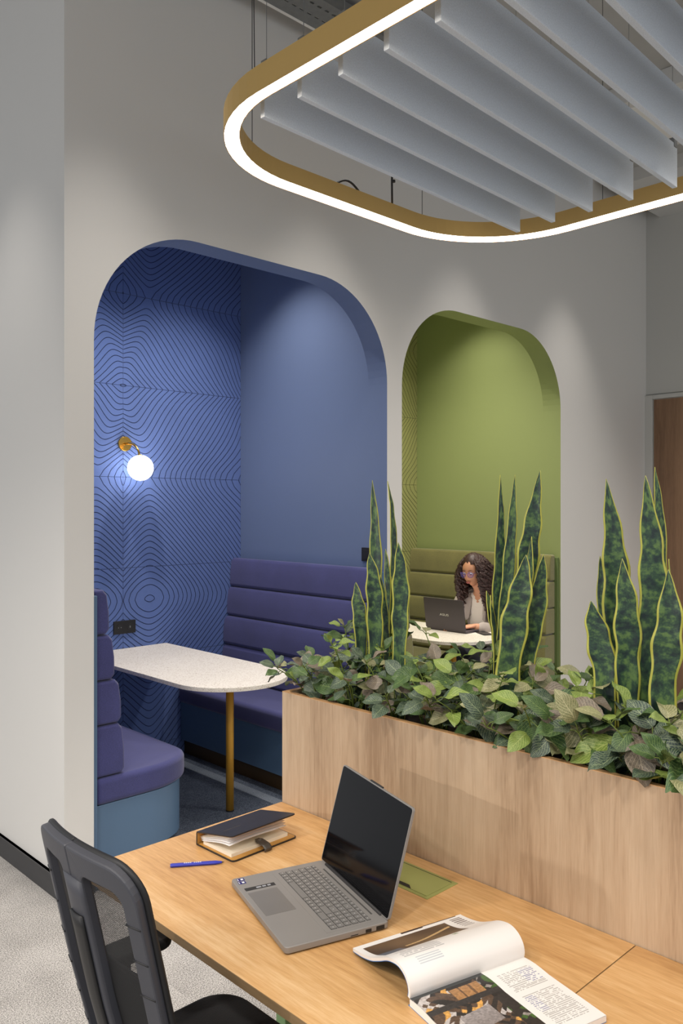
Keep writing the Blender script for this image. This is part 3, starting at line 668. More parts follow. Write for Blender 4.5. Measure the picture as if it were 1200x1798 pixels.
# leafy ground plants
def leaf_mesh(i, aspect, fold, droop, wave, mat):
    m = MB()
    def fn(u, v):
        vv = 2*v-1; y = u
        hw = aspect/2*(math.sin(PI*min(1, (u*.94+.03))**.78))**.85 + .004
        x = vv*hw
        z = fold*abs(vv)*hw*1.0 - droop*u*u + wave*math.sin(u*9+vv*2.1)*.04 + .10*u*(1-u)*(1-vv*vv)
        return (x, y, z)
    m.grid(fn, 8, 6, uv=lambda u, v: (v, u))
    return m.mesh('leaf', [mat], True)
LM = [[leaf_mesh(0, a, f_, d_, w_, mt) for (a, f_, d_, w_) in ((.62, .35, .22, 1.0), (.72, .12, .38, .7), (.56, .55, .10, 1.3))] for mt in LEAFM]
def leafy(x, y, hgt, rad, n, size, label, bias, seedv, front=0):
    rnd = random.Random(seedv)
    o = thing('leafy_plant', label, 'plant', (x, y, .99), group='low leafy plants filling the planter')
    st = MB()
    # a few main stems, leaves in whorls along them
    k = 0; ns = max(5, n//7)
    for sidx in range(ns):
        a = 2*PI*(sidx + rnd.uniform(-.3, .3))/ns; reach = rad*rnd.uniform(.25, 1.0); hh = hgt*rnd.uniform(.62, 1.02)*(1-.35*(reach/rad)**2)
        p0 = Vector((rnd.uniform(-.02, .02), rnd.uniform(-.02, .02), 0)); p2 = Vector((reach*math.cos(a), reach*math.sin(a), hh))
        p1 = Vector((p2.x*.35, p2.y*.35, hh*.72))
        # keep stems between the planter walls low down
        def bez(t): return p0*(1-t)**2 + p1*2*t*(1-t) + p2*t*t
        st.tube([bez(t/6) for t in range(7)], [.0026-.0002*t for t in range(7)], 5)
        nl = n//ns + (1 if sidx < n % ns else 0)
        for q in range(nl):
            t = 1.0 if q < 3 else rnd.uniform(.42, .95)
            base = bez(t); az = a + (q*2.4 + rnd.uniform(-.5, .5)); 
            el = rnd.uniform(.1, .75) if t > .97 else rnd.uniform(-.45, .45)
            if q == 0: el = rnd.uniform(.5, 1.1)
            dirv = Vector((math.cos(az)*math.cos(el), math.sin(az)*math.cos(el), math.sin(el)))
            sc = size*rnd.uniform(.62, 1.2)*(1.15 if t < .9 else .9); pet = sc*rnd.uniform(.25, .5)
            lb = base + dirv*pet; wp = Vector((x, y, .99)) + lb + dirv*sc
            if wp.z < PZ + .01 and (wp.x < PX0+.02 or wp.y > PY1-.02) and True: 
                continue
            if min(wp.z, (Vector((x,y,.99))+lb).z) < 1.0: continue
            st.tube([base, base+dirv*pet*.5+Vector((0,0,.004)), lb], .0013, 4)
            up = Vector((rnd.uniform(-.45, .45) - .35, rnd.uniform(-.45, .45) - .3, 1.0)).normalized()
            yv = dirv.normalized(); xv = yv.cross(up); xv = xv.normalized() if xv.length > .1 else Vector((1,0,0)); zv = xv.cross(yv)
            hfrac = lb.z/hgt
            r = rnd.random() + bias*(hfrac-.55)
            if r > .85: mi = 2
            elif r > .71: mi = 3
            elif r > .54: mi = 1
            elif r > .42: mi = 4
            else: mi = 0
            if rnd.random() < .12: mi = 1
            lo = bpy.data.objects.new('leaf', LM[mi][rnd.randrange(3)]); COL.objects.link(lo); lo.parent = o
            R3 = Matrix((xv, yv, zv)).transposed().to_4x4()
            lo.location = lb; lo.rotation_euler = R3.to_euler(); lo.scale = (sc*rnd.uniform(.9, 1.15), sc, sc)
    for q in range(front):   # leaves leaning over the planter rim, blades turned to the room
        lb = Vector((PX0 + rnd.uniform(.022, .075) - x, rnd.uniform(-.085, .085), rnd.uniform(.105, .20)))
        nv = Vector((-.72 + rnd.uniform(-.25, .25), -.35 + rnd.uniform(-.35, .35), .55 + rnd.uniform(-.2, .2))).normalized()
        dv = Vector((rnd.uniform(-.3, .1), rnd.uniform(-1, 1), rnd.uniform(-.55, .5))); dv = (dv - nv*dv.dot(nv)).normalized()
        sc = size*rnd.uniform(.8, 1.35)
        tipz = .99 + lb.z + dv.z*sc; tipx = x + lb.x + dv.x*sc
        if tipz < PZ + .004: lb.z += PZ + .004 - tipz
        st.tube([(0, lb.y*.3, 0), (lb.x*.45, lb.y*.7, lb.z*.75), lb], .0016, 5)
        xv = dv.cross(nv); lo = bpy.data.objects.new('leaf', LM[rnd.choice((0, 0, 0, 1, 1, 4, 3))][rnd.randrange(2)]); COL.objects.link(lo); lo.parent = o
        lo.location = lb; lo.rotation_euler = Matrix((xv, dv, xv.cross(dv))).transposed().to_4x4().to_euler(); lo.scale = (sc*1.1, sc, sc*.8)
    st.build('stems', M['stem'], o, world=False, smooth=True)
ROWF = [1.87, 1.715, 1.56, 1.40, 1.245, 1.09, .945, .80, .66, .52]
ROWB = [1.88, 1.75, 1.50, 1.36, 1.10, 1.00, .74, .60]
POS = ['at the far end of the planter', 'next to the far end of the planter', 'below the first snake plant', 'just right of the first snake plant', 'left of the woman\'s snake plant', 'right of the woman\'s snake plant', 'midway to the broad-bladed snake plant', 'below the broad-bladed snake plant', 'at the right edge of the picture', 'past the right edge of the picture']
for k, y in enumerate(ROWF):
    near = max(0, 1.5-y)
    leafy(1.715, y, .285 if y > 1.5 else .275 if y > 1.0 else .225, .155 if y > 1.0 else .14, 54, .053 + .036*near, 'low leafy plant in the front row ' + POS[k], .9, 11+k, 9)
PB = ['at the far end of the planter', 'left of the first snake plant', 'left of the seated woman', 'below the seated woman\'s laptop', 'right of the woman\'s snake plant', 'midway to the broad-bladed snake plant', 'right of the broad-bladed snake plant', 'at the right edge of the picture']
for k, y in enumerate(ROWB):
    leafy(1.875, y, .30 if y > 1.2 else .25, .15, 50, .053 + .022*max(0, 1.5-y), 'low leafy plant in the back row ' + PB[k], 1.1, 41+k)
# driftwood
d = MB(); d.tube([(1.70,.865,1.052),(1.725,.83,1.048),(1.75,.79,1.035),(1.77,.74,1.022),(1.78,.69,1.01)], [.006,.022,.014,.011,.005], 9)
d.tube([(1.735,.815,1.045),(1.73,.77,1.04),(1.72,.72,1.018)], [.013,.009,.004], 8)
tag(d.build('driftwood', M['wood_drift'], org=(1.74,.78,1.0), smooth=True, sub=1), 'weathered bit of driftwood lying inside the planter rim', 'wood')

# ------------------------------------------------------------------ open laptop on the desk
o = thing('laptop', 'open grey laptop with black screen on the desk', 'laptop', (1.182, 1.605, DZ), R(-107.7))
LW, LD, LT = .345, .245, .017
prof = rrect(0, 0, LW, LD, .010, 4)
MB().prism(prof, .003, LT).build('base', M['lap'], o, world=False, bevel=.002)
ft = MB(); 
for fx, fy in ((.03,.03),(LW-.03,.03),(.03,LD-.03),(LW-.03,LD-.03)): ft.cyl((fx,fy,0),(fx,fy,.0035),.008,10)
ft.build('rubber_feet', M['black'], o, world=False)
MB().box((.022, .1010, LT), (.330, .2125, LT+.0003)).build('keyboard_well', M['lap'], o, world=False)
tp = MB().box((.088, .012, LT), (.205, .084, LT+.0004)).build('touchpad', M['pad'], o, world=False)
MB().box((.062, .012, LT), (.0765, .087, LT+.0004)).build('strip_sticker', M['lapdark'], o, world=False)
sm = MB()
for q, (a, c) in enumerate(((.040,.052),(.055,.064),(.068,.076))): sm.box((.066, a, LT+.0004), (.0725, c, LT+.0006))
sm.build('sticker_print', M['silver'], o, world=False)
for k, (sx, sy) in enumerate(((.008,.011),(.024,.009))):
    st = MB().box((sx, sy, LT), (sx+.013, sy+.018, LT+.0004)).build('sticker', M['sticker'], o, world=False)
    MB().box((sx+.003, sy+.009, LT+.0004), (sx+.010, sy+.015, LT+.0006)).box((sx+.0015, sy+.0015, LT+.0004), (sx+.0115, sy+.003, LT+.0006)).build('sticker_mark', M['white'], st, world=False)
# keys
def key_mesh(w_, d_):
    m = MB(); m.prism(rrect(-w_/2, -d_/2, w_/2, d_/2, .0018, 2), 0, .0016); return m.mesh('key', [M['lapkey']])
KC = {}
wells = MB(); legends = MB()
rows = [(.2065, .0105, [14.8]*20), (.1905, .0150, [15.2]*13+[22.5]+[14.4]*4), (.1735, .0150, [23]+[15.2]*12+[14.9]+[14.4]*4), (.1565, .0150, [27]+[15.2]*11+[26.3]+[14.4]*4),
        (.1395, .0150, [19]+[15.2]*11+[36]+[14.4]*4), (.1225, .0150, [15.2,15.2,15.2,15.2,88,15.2,15.2]+[15.2]*3+[34.0]+[14.4]*3)]
for (yc, dd, ws) in rows:
    tot = sum(ws); sc = 300/tot; x = .0225
    for w_ in ws:
        w_m = w_*sc/1000; kw, kd = round(w_m-.0024, 4), round(dd-.0018, 4)
        if (kw, kd) not in KC: KC[(kw, kd)] = key_mesh(kw, kd)
        ko = bpy.data.objects.new('key', KC[(kw, kd)]); COL.objects.link(ko); ko.parent = o; ko.location = (x+w_m/2, yc, LT+.0004)
        wells.box((x+.0004, yc-dd/2+.0001, LT+.0003), (x+w_m-.0004, yc+dd/2-.0001, LT+.0005))
        if kw < .03: legends.box((x+w_m/2-.0016, yc-.0012, LT+.002), (x+w_m/2+.0012, yc+.0016, LT+.0021))
        x += w_m
wells.build('key_surround', M['lapdark'], o, world=False); le = legends.build('key_legends', M['silver'], o, world=False); le['kind'] = 'stuff'
sp = MB()
for k in range(60): sp.box((.05+k*.0042, .2225, LT), (.0525+k*.0042, .2265, LT+.0003))
sp.build('speaker_grille', M['lapdark'], o, world=False)
pt = MB(); pt.box((LW-.0004, .150, .006), (LW+.0004, .168, .0075)).box((LW-.0004, .186, .005), (LW+.0004, .200, .012)).box((LW-.0004, .212, .0045), (LW+.0004, .232, .013))
pt.build('ports', M['black'], o, world=False)
lid = bpy.data.objects.new('lid', MB().prism(rrect(0, 0, LW, .243, .008, 4), -.0055, 0).mesh('lid', [M['lap']])); COL.objects.link(lid); lid.parent = o
lid.location = (0, LD-.004, LT+.001); lid.rotation_euler = (R(74.5), 0, 0)
# lid local: x across, y up the screen, z towards the back; screen lies on +z?  (rotated about x: local -> front is +z)
MB().prism(rrect(.003, .003, LW-.003, .240, .006, 4), 0, .0007).build('screen_glass', M['glass'], lid, world=False)
MB().box((LW/2-.03, .243, -.0052), (LW/2+.03, .2465, -.0003)).build('camera_notch', M['lapdark'], lid, world=False, bevel=.001)
MB().tube([(.03, LD-.003, LT+.0005), (LW-.03, LD-.003, LT+.0005)], .005, 10).build('hinge_bar', M['lapdark'], o, world=False, smooth=True)

# ------------------------------------------------------------------ organiser, pen
o = thing('organizer', 'black leather ring organizer lying half open on the desk', 'notebook', (1.258, 1.862, DZ), R(1.5))
ow, od = .226, .158   # along spine (x), spine to free edge (-y)
bc = MB().prism(rrect(0, -od, ow, 0, (.002,.002,.012,.012), 4), .0005, .0035).build('back_cover', M['leather'], o, world=False)
MB().prism(rrect(.003, -od+.003, ow-.003, -.003, (.002,.002,.010,.010), 4), .0035, .0042).build('lining', M['tan'], bc, world=False)
sp = MB().box((0, 0, .0005), (ow, .003, .034)).build('spine', M['leather'], o, world=False, bevel=.001)
MB().box((.002, -.0012, .003), (ow-.002, 0, .033)).build('spine_lining', M['tan'], sp, world=False)
pg = MB().box((.012, -od+.022, .0042), (ow-.018, -.014, .013)).build('page_block', M['paper'], o, world=False)
def sheet(u, v):  # upper leaves lift from rings
    t = 1-u; return (.008+v*(ow-.028), -.012-u*(od-.038), .014+.020*math.sin(PI*.5*u)**1.3+.002*math.sin(v*5))
for k in range(4):
    MB().grid(lambda u, v, k=k: tuple(Vector(sheet(u, v)) + Vector((.001*k, .004*k, .0035*k*u + .0022*k))), 8, 4).build('loose_page', M['white_paper'] if k < 3 else M['paper'], o, world=False, smooth=True, solid=.0009)
rr_ = MB()
for rx in (.03,.05,.07,.15,.17,.19):
    rr_.tube([(rx, -.014+.011*math.cos(R(a)), .015+.011*math.sin(R(a))) for a in range(0, 361, 30)], .0012, 6, caps=False)
rr_.build('ring_binding', M['steel'], o, world=False, smooth=True)
tc = bpy.data.objects.new('front_cover', MB().prism(rrect(0, -od, ow, 0, (.002,.002,.012,.012), 4), 0, .003).mesh('front_cover', [M['leather']])); COL.objects.link(tc)
tc.parent = o; tc.location = (0, .002, .0335); tc.rotation_euler = (R(-11), 0, 0)
MB().prism(rrect(.002, -od+.002, ow-.002, -.002, (.002,.002,.010,.010), 4), -.0009, 0).build('lining', M['tan'], tc, world=False)
MB().box((.03, -od*.55, .003), (.085, -od*.55+.004, .0032)).build('embossed_mark', M['dkgrey_l'], tc, world=False)
cl = MB(); clp = [(.108, -od-.012, .003), (.108, -od-.014, .010), (.108, -od-.004, .017), (.108, -od+.018, .020), (.108, -od+.034, .021)]
cl.grid(lambda u, v: (Vector(clp[min(int(u*4), 3)]).lerp(Vector(clp[min(int(u*4)+1, 4)]), u*4-min(int(u*4), 3)) + Vector(((v-.5)*(.024 if u < .93 else .014), 0, 0))), 16, 4)
cl.build('closure_strap', M['dkgrey_l'], o, world=False, smooth=True, solid=.003)
MB().cyl((.108, -od+.022, .0215), (.108, -od+.022, .0228), .0045, 14).build('snap_button', M['steel'], o, world=False)

pa, pb = Vector((1.132, 1.794, DZ+.0052)), Vector((1.243, 1.716, DZ+.0052)); pd = (pb-pa).normalized()
o = thing('pen', 'blue ballpoint pen with white print beside the organizer', 'pen', (pa.x, pa.y, DZ), math.atan2(pd.y, pd.x))
L_ = (pb-pa).length
MB().tube([(0,0,.0052),(.004,0,.0052),(L_-.022,0,.0052),(L_-.006,0,.0052)], [.0042,.005,.005,.0028], 6).build('barrel', M['bluepen'], o, world=False)
MB().tube([(L_-.006,0,.0052),(L_,0,.0052)], [.0022,.0006], 8).build('tip', M['black'], o, world=False)
pm = MB()
for k in range(9):
    if k in (4,): continue
    x = .034+k*.005; pm.box((x, -.0019, .0094), (x+.0036, .0010, .0099))
pm.build('printed_text', M['white'], o, world=False)

# ------------------------------------------------------------------ magazine
sA = Vector((1.134, .990)); sB = Vector((1.402, .922)); sd = (sB-sA).normalized(); sp_ = Vector((sd.y, -sd.x))   # sp_: from spine towards the right page (-Y)
mg = thing('magazine', 'open glossy magazine with one page arching up, on the desk', 'magazine', (sA.x, sA.y, DZ), math.atan2(sd.y, sd.x))
ML = .278   # local x along spine, local y: + = left page side, - = right page side
def colored(name, fn, nu, nv, colf, solid=0):
    m = MB(); m.grid(fn, nu, nv); ob = m.build(name, M['print'], mg, world=False, smooth=True)
    at = ob.data.color_attributes.new('print', 'FLOAT_COLOR', 'CORNER'); data = np.ones((len(ob.data.loops), 4), dtype=np.float32)
    k = 0
    for i in range(nu):
        for j in range(nv):
            c = colf((i+.5)/nu, (j+.5)/nv); data[k:k+4, :3] = c; k += 4
    at.data.foreach_set('color', data.ravel()); return ob
LP = [(0, .014), (-.002, .026), (.003, .042), (.018, .056), (.042, .062), (.075, .055), (.105, .040), (.135, .026), (.165, .0175), (.195, .0125), (.205, .0115)]
def lprof(t):
    s_ = t*(len(LP)-1); i = min(int(s_), len(LP)-2); f = s_-i
    def g(k): return Vector(LP[max(0, min(len(LP)-1, k))])
    a, b_, c, d_ = g(i-1), g(i), g(i+1), g(i+2)
    return .5*((2*b_) + (c-a)*f + (2*a-5*b_+4*c-d_)*f*f + (3*b_-a-3*c+d_)*f**3)
def lnorm(t):
    d_ = lprof(min(1, t+.01)) - lprof(max(0, t-.01)); n_ = Vector((-d_.y, d_.x)).normalized(); return n_
WH = srgb(240,236,232)
def hsh(a, b_): return (math.sin(a*127.1+b_*311.7)*43758.5453) % 1
def left_col(t, s_):  # t: spine->free edge ; s_: 0 near viewer's left end .. 1
    if .60 < t < .88 and .05 < s_ < .80:
        edge = .50 + .30*s_
        k = .5+.5*math.sin(s_*9+t*14); base = Vector(srgb(84,66,52)); c = base.lerp(Vector(srgb(132,104,74)), .5*k)
        if abs((t-.74)+.06*math.sin(s_*5)-.02) < .012 and .3 < s_ < .78: c = Vector(srgb(206,170,120))
        if s_ < .25 and t < .70: c = Vector(srgb(96,100,110))
        return c
    if t > .955 and .42 < s_ < .95: return srgb(70,52,48)
    if .92 < t and .42 < s_ < .62: return srgb(60,48,44)
    if .52 < t < .56 and .60 < s_ < .64: return srgb(110,140,60)
    if .42 < t < .58 and .08 < s_ < .42 and int(t*90) % 2 == 0 and hsh(int(s_*60), int(t*90)) > .15: return srgb(190,188,188)
    if .30 < t < .40 and .14 < s_ < .34 and int(t*90) % 2 == 0: return srgb(200,202,206)
    if .70 < t < .90 and .86 < s_ < .96 and int(t*70) % 2 == 0: return srgb(140,130,126)
    return WH
def right_col(t, s_):  # t: spine->right edge, s_ 0..1 along spine
    if s_ < .60 and t < .93:
        # interior photograph: warm cafe scene in blocks
        if t < .045: return srgb(70,72,72)
        a = int(t*17+1.6*math.sin(s_*13)); b_ = int(s_*23+1.3*math.sin(t*15)); r = hsh(a, b_); n = hsh(int(t*70), int(s_*64))
        if .09 < t < .24 and .26 < s_ < .50: c = Vector(srgb(168,124,80)) if int(s_*60) % 5 else Vector(srgb(110,82,58))
        elif .24 <= t < .30: c = Vector(srgb(58,54,52))
        elif .44 < t+.12*s_ < .66 and .16 < s_ < .42: c = Vector(srgb(156,148,146)).lerp(Vector(srgb(104,92,86)), (t-.4)*2)
        elif s_ > .50: c = Vector(srgb(66,96,44)) if r > .74 else Vector(srgb(150,142,136)) if r > .55 else Vector(srgb(46,42,40))
        elif r > .86: c = Vector(srgb(214,160,84))
        elif r > .70: c = Vector(srgb(190,182,178))
        elif r > .38: c = Vector(srgb(92,72,58))
        else: c = Vector(srgb(46,42,40))
        return c*(.78+.44*n)
    if s_ < .60: return WH
    if .12 < t < .90 and .66 < s_ < .95 and not (.40 < t < .46):
        ln = int(s_*150) if t < 2 else 0
        if int(t*95) % 2 == 0 and hsh(int(s_*90), int(t*95)) > .22: return srgb(160,160,182) if (.15 < t < .34 and s_ > .82) or (.48 < t < .7 and s_ < .74) else srgb(188,184,180)
    return WH
colored('curved_page', lambda t, s_: (s_*ML, lprof(t).x, lprof(t).y), 180, 150, left_col)
lb = MB(); nT = 40
def block(mb, o0, o1, endw=0):
    vs = []; 
    for k in range(nT+1):
        t = k/nT; p, n_ = lprof(t), lnorm(t); sc_ = 1
        for oo in (o0, o1):
            q = p - n_*oo*sc_; q.y = max(q.y, .0006)
            for s_ in (0, 1): vs.append((s_*ML + (.0 if s_ else 0), q.x, q.y))
    fs = []
    for k in range(nT):
        a = k*4; c = a+4
        fs += [(a, c, c+1, a+1), (a+2, a+3, c+3, c+2), (a, a+2, c+2, c), (a+1, c+1, c+3, a+3)]
    fs += [(0,1,3,2), (nT*4, nT*4+2, nT*4+3, nT*4+1)]
    mb.add(vs, fs)
block(lb, .0002, .0062); lb.build('left_page_block', M['white_paper'], mg, world=False, clean=True)
cv = MB(); block(cv, .0064, .0075); cv.build('front_cover', M['bluecover'], mg, world=False, clean=True)
RWp = .212
def rprof(t): return (-t*RWp, .0145 + .003*math.sin(PI*min(1, t*3))*(1-t) - .002*t)
colored('right_page', lambda t, s_: (s_*ML, rprof(t)[0], rprof(t)[1]), 180, 150, right_col).data.flip_normals()
rb = MB(); vs = []
for k in range(21):
    y, z = rprof(k/20); vs += [(0, y, z-.001), (ML, y, z-.001), (0, y, .0012), (ML, y, .0012)]
fs = []
for k in range(20):
    a = k*4; c = a+4; fs += [(a, a+1, c+1, c), (a+2, c+2, c+3, a+3), (a, c, c+2, a+2), (a+1, a+3, c+3, c+1)]
fs += [(0,2,3,1), (80,81,83,82)]; rb.add(vs, fs); rb.build('right_page_block', M['white_paper'], mg, world=False, clean=True)
MB().box((0, -RWp, 0), (ML, .004, .0012)).build('back_cover', M['bluecover'], mg, world=False)

# ------------------------------------------------------------------ office chair
CX_, CY_ = .985, 1.395
ch = thing('office_chair', 'black mesh-back office chair pulled up to the desk', 'chair', (CX_, CY_, 0))
def bk(y, z, off=0):  # back surface in local coords; y across, z up, +x towards the desk
    z = z + .014; return (-.312 + .95*y*y + (1.03-z)*.22 + .05*max(0, .75-z) + off, y, z - .25*y*y)
def ring_half(sg):
    n = 8
    out = rrect(0, .49, .177, 1.03, (.058, .004, .004, .06), n); inn = rrect(.036, .55, .143, .985, (.028,.018,.018,.028), n)
    m = MB()
    def dens(P):   # subdivide long straight sides
        Q = []
        for k, p in enumerate(P):
            q = P[(k+1) % len(P)]; Q.append(p)
            if (k+1) % (n+1) == 0:
                for j in range(1, 10): Q.append((p[0]+(q[0]-p[0])*j/10, p[1]+(q[1]-p[1])*j/10))
        return Q
    O, I = dens(out), dens(inn); k_ = len(O)
    vs = [bk(sg*p[0], p[1]) for p in O] + [bk(sg*p[0], p[1]) for p in I]
    m.add(vs, [(a, (a+1) % k_, k_+(a+1) % k_, k_+a) for a in range(k_)])
    fr = m.build('back_frame', M['chairf'], ch, world=False, clean=True)
    sm_ = fr.modifiers.new('solid', 'SOLIDIFY'); sm_.thickness = .020; sm_.offset = 0
    bv = fr.modifiers.new('bevel', 'BEVEL'); bv.width = .004; bv.segments = 2; bv.limit_method = 'ANGLE'
    for zz in (.93, .865, .80, .735, .67, .605):
        g_ = MB(); g_.tube([bk(sg*y, zz-.0, -.0105) for y in (.145, .156, .167, .177)], .0016, 6); g_.build('frame_rib', M['black'], fr, world=False, smooth=True)
    mm = MB(); mm.grid(lambda u, v: bk(sg*(.030+.119*u), .545+.445*v, .006), 8, 24, uv=lambda u, v: (u, v)); mm.build('mesh_panel', M['mesh'], ch, world=False, smooth=True)
    e_ = MB(); e_.tube([bk(sg*p[0], p[1], .0115) for p in (O[-10:] + O[:n+12])] , .0062, 8); e_.build('edge_piping', M['black'], ch, world=False, smooth=True)
ring_half(1); ring_half(-1)
s_ = MB(); s_.grid(lambda u, v: bk(-.034+.068*u, .42+.55*v, -.003-.005*math.sin(PI*u)), 6, 16)
s_.build('spine', M['chairf'], ch, world=False, smooth=True, solid=.014)
s_ = MB(); s_.grid(lambda u, v: bk(-.022+.044*u, .50+.40*v, -.0145-.003*math.sin(PI*u)), 6, 16); s_.build('spine_insert', M['black'], ch, world=False, smooth=True, solid=.006)
s_ = MB(); s_.grid(lambda u, v: bk(-.15+.30*u, .66+.14*v, .022+.008*math.sin(PI*v)), 12, 6); s_.build('lumbar_support', M['black'], ch, world=False, smooth=True, solid=.008)
MB().prism(rrect(-.225, -.24, .215, .25, (.09,.07,.07,.09), 8), .425, .475).build('seat', M['chairseat'], ch, world=False, bevel=.018, seg=4)
MB().box((-.15, -.12, .37), (.12, .12, .425)).build('tilt_mechanism', M['black'], ch, world=False, bevel=.01)
MB().tube([(-.12, 0, .39), (-.22, 0, .40), (-.25, 0, .46), (-.225, 0, .56)], [.025,.024,.024,.02], 10).build('back_bracket', M['chairf'], ch, world=False, smooth=True)
for sg in (1, -1):
    ar = MB().prism(rrect(-.12, sg*.262-.04, .055, sg*.262+.04, .036, 6), .635, .66).build('armrest_pad', M['chairseat'], ch, world=False, bevel=.008, seg=3)
    MB().tube([(-.06, sg*.262, .64), (-.06, sg*.268, .46), (-.04, sg*.23, .405), (-.02, sg*.1, .395)], [.016,.018,.018,.016], 10).build('armrest_post', M['black'], ch, world=False, smooth=True)
MB().cyl((-.01, 0, .10), (-.01, 0, .37), .025, 20).build('gas_lift', M['black'], ch, world=False, smooth=True)
for k in range(5):
    a = R(72*k+20); dx, dy = math.cos(a), math.sin(a)
    ft = MB().tube([(-.01, 0, .115), (-.01+.15*dx, .15*dy, .105), (-.01+.29*dx, .29*dy, .075)], [.026,.022,.016], 10).build('base_arm', M['black'], ch, world=False, smooth=True)
    MB().cyl((-.01+.29*dx-.012*dy, .29*dy+.012*dx, .03), (-.01+.29*dx+.012*dy, .29*dy-.012*dx, .03), .03, 18).cyl((-.01+.29*dx, .29*dy, .03), (-.01+.29*dx, .29*dy, .08), .007, 8).build('caster', M['black'], ft, world=False)

# ------------------------------------------------------------------ woman, her laptop and phone
def evalmesh(ob, name):
    dg = bpy.context.evaluated_depsgraph_get(); me = bpy.data.meshes.new_from_object(ob.evaluated_get(dg)); me.name = name; return me
def skinned(name, verts, edges, radii, mats, parent, root=0, sub=2):
    me = bpy.data.meshes.new(name); me.from_pydata(verts, edges, [])
    ob = bpy.data.objects.new(name, me); COL.objects.link(ob)
    ob.modifiers.new('skin', 'SKIN'); 
    if not me.skin_vertices: 
        bm = bmesh.new(); bm.from_mesh(me); bm.verts.layers.skin.verify(); bm.to_mesh(me); bm.free()
    for k, sv in enumerate(me.skin_vertices[0].data):
        r = radii[k]; sv.radius = r if isinstance(r, tuple) else (r, r); sv.use_root = (k == root)
    sb = ob.modifiers.new('sub', 'SUBSURF'); sb.levels = sub; sb.render_levels = sub
    bpy.context.view_layer.update()
    nm = evalmesh(ob, name); bpy.data.objects.remove(ob); bpy.data.meshes.remove(me)
    for m in (mats if isinstance(mats, list) else [mats]): nm.materials.append(m)
    nm.polygons.foreach_set('use_smooth', [True]*len(nm.polygons))
    o2 = bpy.data.objects.new(name, nm); COL.objects.link(o2); o2.parent = parent
    return o2
WZ = .452
wm = thing('person', 'seated woman with long dark curly hair, glasses, grey blazer and white top, typing', 'person', (5.145, 3.66, WZ), R(-90))
# local frame: she faces -y, her left is +x
HD = Vector((-.005, -.235, .715))   # head centre
shL, shR = Vector((.165, -.135, .520)), Vector((-.165, -.12, .525))
elL, elR = Vector((.225, -.235, .285)), Vector((-.215, -.22, .29))
wrL, wrR = Vector((.115, -.395, .335)), Vector((-.07, -.40, .335))
V = [(0,0,.10), (0,-.03,.22), (0,-.07,.36), (0,-.10,.48), (0,-.135,.555), (0,-.17,.60), tuple(HD + Vector((0,.01,-.02))),
     tuple(shL), tuple(elL), tuple(wrL), tuple(shR), tuple(elR), tuple(wrR),
     (.09,-.02,.085), (.12,-.42,.075), (.12,-.44,-.36), (.12,-.53,-.41), (-.09,-.02,.085), (-.12,-.42,.075), (-.12,-.44,-.36), (-.12,-.53,-.41)]
Ed = [(0,1),(1,2),(2,3),(3,4),(4,5),(5,6),(3,7),(7,8),(8,9),(3,10),(10,11),(11,12),(0,13),(13,14),(14,15),(15,16),(0,17),(17,18),(18,19),(19,20)]
Rr = [(.15,.10),(.125,.09),(.135,.095),(.11,.08),(.055,.055),(.048,.05),(.055,.06),.052,.04,.026,.052,.04,.026,.085,.06,.045,.036,.085,.06,.045,.036]
# trousers colour below the waist
body = skinned('body', V, Ed, Rr, [M['skin'], M['trouser'], M['shirt']], wm, sub=3)
for p in body.data.polygons:
    c = p.center
    if c.z < .2: p.material_index = 1
    elif c.z < .56 and abs(c.x) < .15 and c.y > -.26 and not (c.y < -.12 and c.z > .47 and abs(c.x) < .6*(c.z-.47)): p.material_index = 2
# hands: palm plus five chains, joined into the body surface at the wrist
def hand(sg, wr, fwd, side, nm):
    fwd = fwd.normalized(); side = side.normalized(); upv = fwd.cross(side); upv = upv if upv.z > 0 else -upv
    v = [wr - fwd*.03, wr + fwd*.02, wr + fwd*.055]; e = [(0,1),(1,2)]; r = [(.022,.02),(.030,.015),(.034,.012)]
    for k, (off, ln, lift) in enumerate(((-.027,.062,.004),(-.009,.072,.006),(.009,.068,.006),(.026,.052,.003))):
        b0 = wr + fwd*.07 + side*off; i0 = len(v)
        v += [b0 + upv*.002, b0 + fwd*ln*.45 + upv*(lift+.004), b0 + fwd*ln*.80 - upv*.008, b0 + fwd*ln - upv*.022]; r += [.0095,.0085,.0078,.0062]
        e += [(2, i0), (i0, i0+1), (i0+1, i0+2), (i0+2, i0+3)]
    i0 = len(v); v += [wr + fwd*.03 - side*.036*1, wr + fwd*.058 - side*.052 - upv*.008, wr + fwd*.082 - side*.05 - upv*.02]; r += [.0115,.0095,.0072]; e += [(1, i0), (i0, i0+1), (i0+1, i0+2)]
    return skinned(nm, [tuple(q) for q in v], e, r, M['skin'], wm, 1, 2)
hand(1, wrL, Vector((-.05,-.10,-.012)), Vector((1,-.5,0)), 'left_hand')
hand(-1, wrR, Vector((.03,-.10,-.012)), Vector((-1,-.3,0)), 'right_hand')
